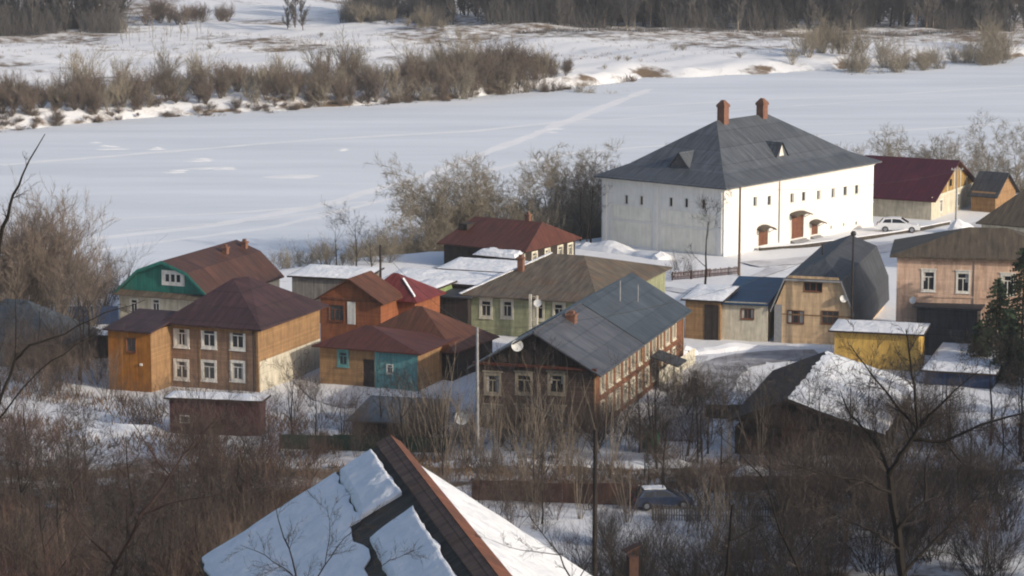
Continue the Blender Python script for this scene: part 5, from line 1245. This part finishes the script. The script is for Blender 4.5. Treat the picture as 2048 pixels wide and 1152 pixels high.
    for px, py in ((40, 640), (90, 640), (140, 640), (10, 660), (185, 636), (240, 600), (215, 615)):
        X, Y = at(px, py); plant('thicket_brown', "undergrowth_bush", X, Y, rg.uniform(.9, 1.3), "tangled brown bush at the feet of the left willows", "bush", "bushes under the left willows")
near_bank()
def foreground():
    # left hillside thickets
    n = 0
    for k in range(185):
        px = rg.uniform(-30, 640); Yd = rg.triangular(138, 226, 205); lim = 520 if Yd < 170 else 640
        if Yd > 197 and 100 < px < 350: continue
        if Yd > 206 and px > 560: continue
        if rg.random() < .22: continue
        X = (px - 1024) / FPX * Yd * 1.0; kind = rg.choice(['thicket', 'thicket', 'thicket_brown', 'thicket_dark'])
        plant(kind, "thicket_bush", X, Yd, rg.uniform(.8, 1.35), "tangled reddish brown bush in the dense thicket covering the hillside at lower left", "bush", "thicket bushes at lower left")
    for px, py in ((30, 760), (60, 720), (110, 745), (150, 790), (20, 820), (80, 800), (190, 770), (130, 700), (170, 730), (40, 700)):
        X, Y = at(px, py); plant('thicket_brown', "yard_bush", X, Y, rg.uniform(.7, 1.1), "brown bush on the rough ground left of the orange annex", "bush", "bushes left of the orange annex")
    for px in range(250, 660, 34):
        X, Y = at(px, rg.uniform(805, 850)); plant('thicket_brown' if px % 3 else 'thicket_dark', "yard_bush", X, Y, rg.uniform(.5, .8), "small twiggy bush in the snowy yard under the brown house", "bush", "bushes under the brown house")
    # shoots in front of the grey roofed house
    for px, py, s in ((880, 925, 1.15), (930, 930, 1.0), (985, 940, 1.05), (1040, 985, 1.0), (1060, 990, 1.15), (1090, 940, .9), (850, 915, .9), (1140, 930, .9), (820, 905, .8)):
        X, Y = at(px, py); plant('shoots', "young_tree", X, Y, s, "clump of tall pale shoots in front of the grey roofed house's gable", "tree", "pale shoots before the grey roofed house")
    for k in range(44):
        px = rg.uniform(840, 1340); X, Y = at(px, rg.uniform(865, 910)); plant('thicket_dark' if k % 2 else 'thicket_brown', "lane_bush", X, Y, rg.uniform(.55, .95), "dark bush along the lane in front of the grey roofed house", "bush", "bushes along the lane")
    for k in range(18):
        px = rg.uniform(880, 1350); X, Y = at(px, rg.uniform(985, 1060)); plant('thicket_brown' if k % 2 else 'thicket', "garden_bush", X, Y, rg.uniform(.4, .75), "low brown bush by the garden fences at bottom centre", "bush", "bushes by the garden fences")
    for k in range(17):
        px = rg.uniform(790, 1340); X, Y = at(px, rg.uniform(895, 950)); plant('shoots' if k % 3 else 'garden_tree', "young_tree", X, Y, rg.uniform(.75, 1.15), "thin young tree in the screen of bare twigs before the grey roofed house", "tree", "young trees before the grey roofed house")
    for k in range(30):
        px = rg.uniform(1360, 2080); X, Y = at(px, rg.uniform(880, 985)); plant('garden_tree' if k % 4 else 'shoots', "garden_tree", X, Y, rg.uniform(.6, 1.0), "thin bare tree in the tangle of twigs at lower right", "tree", "thin trees in the lower right tangle")
    for k in range(10):
        X, Y = at(rg.uniform(1760, 1910), rg.uniform(872, 905)); plant('thicket_brown', "thicket_bush", X, Y, rg.uniform(.7, 1.0), "brown bush hiding the right end of the snow roofed barn", "bush", "bushes at the snow roofed barn")
    for k in range(14):
        X, Y = at(rg.uniform(540, 930), rg.uniform(900, 925)); plant('thicket' if k % 2 else 'thicket_brown', "fence_bush", X, Y, rg.uniform(.4, .7), "twiggy bush growing along the dark green fence", "bush", "bushes along the green fence")
    for k in range(46):
        px = rg.uniform(1560, 2090); Yd = rg.uniform(172, 196); X = (px - 1024) / FPX * Yd
        plant('thicket_dark' if k % 2 else 'thicket_brown', "thicket_bush", X, Yd, rg.uniform(.7, 1.15), "dark tangled bush in the thicket at lower right", "bush", "thicket bushes at lower right")
    for k in range(34):
        px = rg.uniform(850, 1340); X, Y = at(px, rg.uniform(930, 1060)); plant('shoots' if k % 3 == 0 else ('garden_tree' if k % 3 == 1 else 'thicket_brown'), "garden_shrub", X, Y, rg.uniform(.5, .85), "bare shrub screening the garden fences at bottom centre", "bush", "shrubs screening the garden fences")
    for k in range(16):
        px = rg.uniform(560, 860); X, Y = at(px, rg.uniform(868, 900)); plant('garden_tree' if k % 2 else 'thicket_brown', "yard_tree", X, Y, rg.uniform(.45, .8), "thin bare tree in the yard of the plank shed", "tree", "thin trees in the plank shed yard")
    for k in range(20):
        px = rg.uniform(-20, 215); X, Y = at(px, rg.uniform(735, 800)); plant('thicket_brown' if k % 3 else 'garden_tree', "yard_bush", X, Y, rg.uniform(.7, 1.15), "brown bush on the rough ground left of the orange annex", "bush", "bushes left of the orange annex")
    for k in range(16):
        px = rg.uniform(0, 600); Yd = rg.uniform(150, 200); plant('shoots', "young_tree", (px - 1024) / FPX * Yd, Yd, rg.uniform(.5, .8), "clump of pale shoots rising out of the lower left thicket", "tree", "pale shoots in the lower left thicket")
    for k in range(18):
        X, Y = at(rg.uniform(1540, 1790), rg.uniform(868, 925)); plant('thicket_brown' if k % 2 else 'thicket_dark', "barn_bush", X, Y, rg.uniform(.6, .95), "tangled bush against the dark near end of the snow roofed barn", "bush", "bushes at the near end of the barn")
    # right hand thicket
    for k in range(150):
        px = rg.uniform(1330, 2090); Yd = rg.triangular(170, 218, 206); X = (px - 1024) / FPX * Yd
        if px < 1560 and Yd < 192: continue
        if 204 < Yd and rg.random() < .5: continue
        kind = rg.choice(['thicket_dark', 'thicket_dark', 'thicket', 'thicket_brown'])
        plant(kind, "thicket_bush", X, Yd, rg.uniform(.7, 1.2) * (.6 if 194 < Yd < 208 else 1), "dark tangled bush in the thicket at lower right", "bush", "thicket bushes at lower right")
    for k in range(26):
        px = rg.uniform(1060, 1640); X, Y = at(px, rg.uniform(1050, 1150)); plant('shoots' if k % 3 == 0 else 'thicket_dark', "plot_bush", X, Y, rg.uniform(.4, .7), "thin dark shrub standing on the shaded snowy plot", "bush", "thin shrubs on the snowy plot")
    for k in range(16):
        X, Y = at(rg.uniform(1340, 1570), rg.uniform(800, 875)); plant('thicket_dark' if k % 2 else 'thicket_brown', "yard_bush", X, Y, rg.uniform(.5, .9), "dark bush in the shaded yard right of the grey roofed house", "bush", "bushes in the shaded yard")
    for k in range(30):
        px = rg.uniform(1180, 1640); Yd = rg.uniform(150, 176); X = (px - 1024) / FPX * Yd
        plant('thicket_dark', "thicket_bush", X, Yd, rg.uniform(.7, 1.1), "thin dark shrub reaching up over the shaded snow at bottom centre right", "bush", "shrubs over the shaded snow")
    for px, py, s in ((1480, 925, .85), (1560, 920, .9), (1620, 910, .9), (1700, 925, 1.0), (1900, 900, 1.0), (1980, 890, 1.1), (2040, 910, 1.1), (1740, 890, .9), (1400, 900, .6)):
        X, Y = at(px, py); plant('garden_tree', "garden_tree", X, Y, s, "dark bare garden tree in the tangle in front of the snow roofed barn", "tree", "garden trees before the snow roofed barn")
    for px, Yd, s in ((60, 150, 1.1), (180, 168, 1.0), (300, 160, .9), (420, 172, .9), (520, 178, .8), (20, 178, 1.2), (120, 186, 1.1), (250, 190, 1.0), (340, 182, 1.1), (460, 190, .9), (560, 192, .8), (90, 160, 1.2), (230, 152, 1.0), (390, 155, .9), (150, 200, .8), (30, 205, .9), (480, 200, .7)):
        plant('garden_tree', "hillside_tree", (px - 1024) / FPX * Yd, Yd, s, "crooked dark tree in the lower left hillside thicket", "tree", "crooked trees in the hillside thicket")
foreground()

# traced trees: limbs follow the photo, each at its own distance, with twigs grown along them
def traced(name, label, Y0, limbs, mat, tw, seed, base, depth=1.2, twlen=1.4, kids=5, rmin=.009, lvls=2):
    rg = random.Random(seed); segs = []; tws = []
    b = Vector(base)
    for pts, r0, r1 in limbs:
        P = []; off = rg.uniform(-depth, depth)
        for i, (x, y) in enumerate(pts): P.append(T(x, y, Y0 + off * (i / max(1, len(pts) - 1)) + (0 if i == 0 else rg.uniform(-.1, .1))))
        # subdivide with small wiggles
        Q = [P[0]]
        for p, q in zip(P[:-1], P[1:]):
            for k in (1, 2, 3): Q.append(p.lerp(q, k / 3) + (rv(rg) * (q - p).length * .035 if k < 3 else Vector()))
        n = len(Q) - 1
        for i in range(n):
            ra, rb = r0 + (r1 - r0) * i / n, r0 + (r1 - r0) * (i + 1) / n; segs.append((tuple(Q[i] - b), tuple(Q[i + 1] - b), ra, rb))
            if ra < .11:
                d = (Q[i + 1] - Q[i]).normalized(); k = max(0, round(kids / 6 * rg.uniform(.4, 1.8)))
                for _ in range(k):
                    side = d.cross(rv(rg)).normalized(); o = []
                    grow(rg, Q[i].lerp(Q[i + 1], rg.random()) - b, d * .7 + side * .8, twlen * rg.uniform(.4, 1.1), max(rmin, ra * .45), 4 - lvls, 4, o, .06, .2, 5, .5, rmin, .7, .1); tws += [s[:4] for s in o]
    root = empty(name, b, 0, label, "tree")
    for nm, sg, mm, sd in (("trunk", segs, mat, 6), ("crown", tws, tw, 3)):
        o = bpy.data.objects.new(nm, raw(nm, sg, M[mm], sd)); COL.objects.link(o); o.parent = root
Yt = 120; q = T(1805, 1160, Yt); bz = tz(q.x, Yt)
traced("bare_tree", "large dark bare tree with crooked spreading limbs in the lower right foreground", Yt,
       [([(1808, 1290), (1805, 1152), (1795, 1060), (1782, 985), (1778, 950)], .26, .16), ([(1778, 950), (1800, 910), (1822, 880), (1836, 855), (1830, 790), (1822, 730), (1812, 660)], .14, .03),
        ([(1836, 855), (1870, 820), (1910, 780), (1960, 740)], .08, .02), ([(1836, 855), (1800, 820), (1770, 780), (1730, 730), (1700, 690)], .08, .02), ([(1822, 880), (1890, 882), (1960, 850), (2048, 826), (2090, 815)], .09, .03),
        ([(1778, 950), (1768, 915), (1740, 870), (1700, 830), (1680, 780)], .10, .02), ([(1795, 1060), (1850, 1000), (1850, 930), (1870, 880)], .07, .02), ([(1782, 985), (1720, 960), (1650, 950), (1580, 930)], .07, .015),
        ([(1805, 1152), (1870, 1080), (1930, 1020), (1990, 960)], .08, .02), ([(1800, 1100), (1740, 1060), (1690, 1040), (1640, 1000)], .07, .015), ([(1890, 882), (1930, 930), (1990, 940)], .05, .015)],
       'bark_dark', 'twig_dark', 5, (q.x, Yt, bz), 2.0, 1.7, 7)
Yt = 124; q = T(1450, 1160, Yt)
traced("leaning_tree", "thin dark forked tree leaning over the shaded snowy plot", Yt,
       [([(1448, 1260), (1452, 1152), (1458, 1090), (1462, 1040), (1464, 1010)], .13, .05), ([(1458, 1085), (1500, 1060), (1540, 1040)], .05, .015), ([(1600, 1150), (1560, 1060), (1545, 1010), (1530, 960), (1490, 920), (1430, 860)], .07, .015), ([(1600, 1110), (1640, 1060), (1690, 1030)], .04, .012)],
       'bark_dark', 'twig_dark', 6, (q.x, Yt, tz(q.x, Yt)), 1.0, 1.1, 5)
Yt = 96; q = T(300, 1180, Yt)
traced("red_branch_tree", "bare tree with one long reddish diagonal branch in the lower left foreground", Yt,
       [([(180, 1260), (230, 1130), (280, 1030), (340, 950), (385, 890), (435, 832)], .07, .018), ([(340, 950), (300, 900), (260, 840), (240, 790)], .03, .01), ([(230, 1130), (160, 1050), (120, 980)], .04, .01), ([(280, 1030), (370, 1000), (450, 985)], .03, .01)],
       'twig_red', 'twig_red', 7, (q.x, Yt, tz(q.x, Yt)), .8, 1.0, 6, .006)
Yt = 70; q = T(-40, 900, Yt)
traced("slender_tree", "slender dark tree at the left edge whose thin leaning tip crosses the frozen river", Yt,
       [([(-90, 1300), (-40, 900), (-20, 600), (0, 480), (20, 410), (45, 350), (90, 268)], .10, .012), ([(-40, 900), (0, 800), (30, 720), (60, 690), (130, 668), (210, 625), (290, 600)], .05, .008), ([(30, 720), (32, 640), (28, 580)], .02, .006), ([(-20, 860), (80, 740), (150, 690), (205, 660)], .03, .006)],
       'bark_dark', 'twig_dark', 8, (q.x, Yt, tz(q.x, Yt)), .5, .55, 3, .004)

Yt = 64; q = T(620, 1300, Yt)
traced("roadside_tree", "thin bare twigs rising in front of the shaded left slope of the snow slab roof", Yt,
       [([(620, 1330), (600, 1200), (585, 1120), (560, 1050), (548, 1000)], .035, .006), ([(600, 1200), (650, 1130), (690, 1075), (760, 1010)], .02, .005), ([(585, 1150), (530, 1110), (480, 1090)], .015, .005), ([(650, 1130), (660, 1060), (655, 1010)], .012, .004), ([(620, 1260), (700, 1180), (780, 1120), (830, 1100)], .018, .004)],
       'bark_dark', 'twig_dark', 9, (q.x, Yt, tz(q.x, Yt)), .5, .8, 6, .004)
Yt = 66; q = T(1160, 1290, Yt)
traced("roadside_tree", "thin bare twigs crossing the sunny right slope of the snow slab roof", Yt,
       [([(1180, 1320), (1150, 1180), (1120, 1110), (1080, 1060), (1050, 1020)], .03, .006), ([(1150, 1180), (1190, 1100), (1200, 1040)], .015, .005), ([(1120, 1110), (1040, 1100), (970, 1075)], .012, .004)],
       'bark_dark', 'twig_dark', 10, (q.x, Yt, tz(q.x, Yt)), .4, .7, 5, .004)

# spruces beside the peach house
def spruce(X, Y, h, label, seed, group="spruces by the peach house"):
    rg = random.Random(seed); root = empty("spruce_tree", (X, Y, tz(X, Y)), 0, label, "tree", group)
    o = bpy.data.objects.new("trunk", raw("trunk", [((0, 0, -.3), (0, 0, h * .5), .16, .1), ((0, 0, h * .5), (0, 0, h), .1, .02)], M['bark_dark'], 6)); COL.objects.link(o); o.parent = root
    m = MB(); z = .6
    while z < h - .15:
        f = 1 - z / h; ln = h * .33 * f ** .75 + .2
        for k in range(int(7 + 7 * f)):
            a = rg.uniform(0, 6.283); l2 = ln * rg.uniform(.65, 1.15); d = Vector((math.cos(a), math.sin(a), 0)); s = Vector((-d.y, d.x, 0)); p = Vector((0, 0, z + rg.uniform(-.15, .15)))
            for t in range(5):
                c = p + d * l2 * (t + .5) / 5 + Vector((0, 0, -.28 * l2 * ((t + .5) / 5) ** 1.3 + rg.uniform(-.05, .05)))
                wdt = (.36 - .05 * t) * l2 * rg.uniform(.4, .8)
                for sd in (-1, 1):
                    e = c + s * sd * wdt + d * wdt * .8 + Vector((0, 0, -rg.uniform(.05, .25)))
                    m.face([c, c + d * .16 + Vector((0, 0, .03)), e, e - d * .12 + Vector((0, 0, -.05))])
        z += .26
    m.build("crown", M['needles'], root)
for k, (px, py, h) in enumerate(((1990, 738, 8.6), (2042, 730, 11.5), (2016, 765, 7.0), (1956, 750, 5.2))):
    X, Y = at(px, py); spruce(X, Y, h, ("mid height dark spruce in front of the peach house windows", "tallest dark spruce at the right edge by the peach house", "dark spruce standing nearest the blue shed at right", "smallest dark spruce beside the dark box")[k], 100 + k)

for k, (X, Y, h) in enumerate(((40, 150, 15), (46, 158, 17), (42, 168, 14), (52, 176, 18), (47, 184, 15), (57, 192, 17), (36, 142, 14), (60, 168, 19), (49, 150, 16), (55, 183, 17), (50.5, 238, 8), (52.5, 235, 8.5), (53.5, 240, 8), (60, 227, 9), (64, 224, 10), (58, 200, 18), (64, 206, 19), (54, 196, 15), (68, 198, 20), (62, 216, 15), (56, 210, 14))):
    spruce(X, Y, h, "unseen spruce added beyond the right edge to shade ground and shed", 120 + k, "unseen spruces added for shade")  # out of view spruces, added to cast shade in from the right
# reeds and dead grass along the far ice edge, weeds in the yards
def tufts(name, label, pts, h, seed, n):
    rg = random.Random(seed); segs = []
    for k in range(n):
        i = rg.randrange(len(pts) - 1); t = rg.random(); x = pts[i][0] + (pts[i + 1][0] - pts[i][0]) * t; y = pts[i][1] + (pts[i + 1][1] - pts[i][1]) * t + rg.uniform(-1, 1) * pts[i][2]
        p = G(x, y, pts[i][3]); zz = tz(p.x, p.y)
        if mnoise.noise((p.x * .12, p.y * .12, 0)) < -.15: continue
        for q in range(3):
            a = rg.uniform(0, 6.28); l = h * rg.uniform(.5, 1.2); b = (p.x + rg.uniform(-.5, .5), p.y + rg.uniform(-.5, .5))
            segs.append(((b[0], b[1], zz - .05), (b[0] + math.cos(a) * l * .45, b[1] + math.sin(a) * l * .45, zz + l * .8), .05 * h, .02 * h))
    o = bpy.data.objects.new(name, raw(name, segs, M['dry_grass'], 3)); COL.objects.link(o); tag(o, label, "grass", kind='stuff')
tufts("reeds", "dry brown reeds along the far ice edge", [(x, y - 6, 6, -3) for x, y in FARPX[1:12]], 1.5, 1, 2600)
tufts("field_grass", "dead grass poking through snow on the far field", [(0, 100, 22, -2), (400, 95, 18, -2), (700, 90, 18, -2), (1100, 110, 20, -2), (1500, 95, 22, -2), (1900, 80, 14, -2), (2048, 80, 14, -2)], .7, 2, 1500)
tufts("yard_weeds", "dead weeds in the yards and on the hillside", [(-20, 800, 60, 0), (350, 880, 60, 0), (620, 900, 30, 0), (900, 950, 40, 0), (1400, 980, 50, 0), (1700, 960, 60, 0), (2048, 900, 60, 0)], .8, 3, 3500)
hz_ = MB(); hz_.box(-4100, 4100, -700, 8100, -8, 58); hm = bpy.data.materials.new("pale winter air"); hm.use_nodes = True
hn = hm.node_tree.nodes; hn.remove(hn["Principled BSDF"]); hv = hn.new("ShaderNodeVolumePrincipled"); hv.inputs["Color"].default_value = (.86, .89, .95, 1); hv.inputs["Density"].default_value = .00013; hv.inputs["Anisotropy"].default_value = .2
hm.node_tree.links.new(hv.outputs[0], hn["Material Output"].inputs["Volume"])
tag(hz_.build("haze", hm), "thin pale winter haze over the river valley", "haze", kind='stuff')
print("objects", len(bpy.data.objects), "polys", sum(len(m.polygons) for m in bpy.data.meshes))
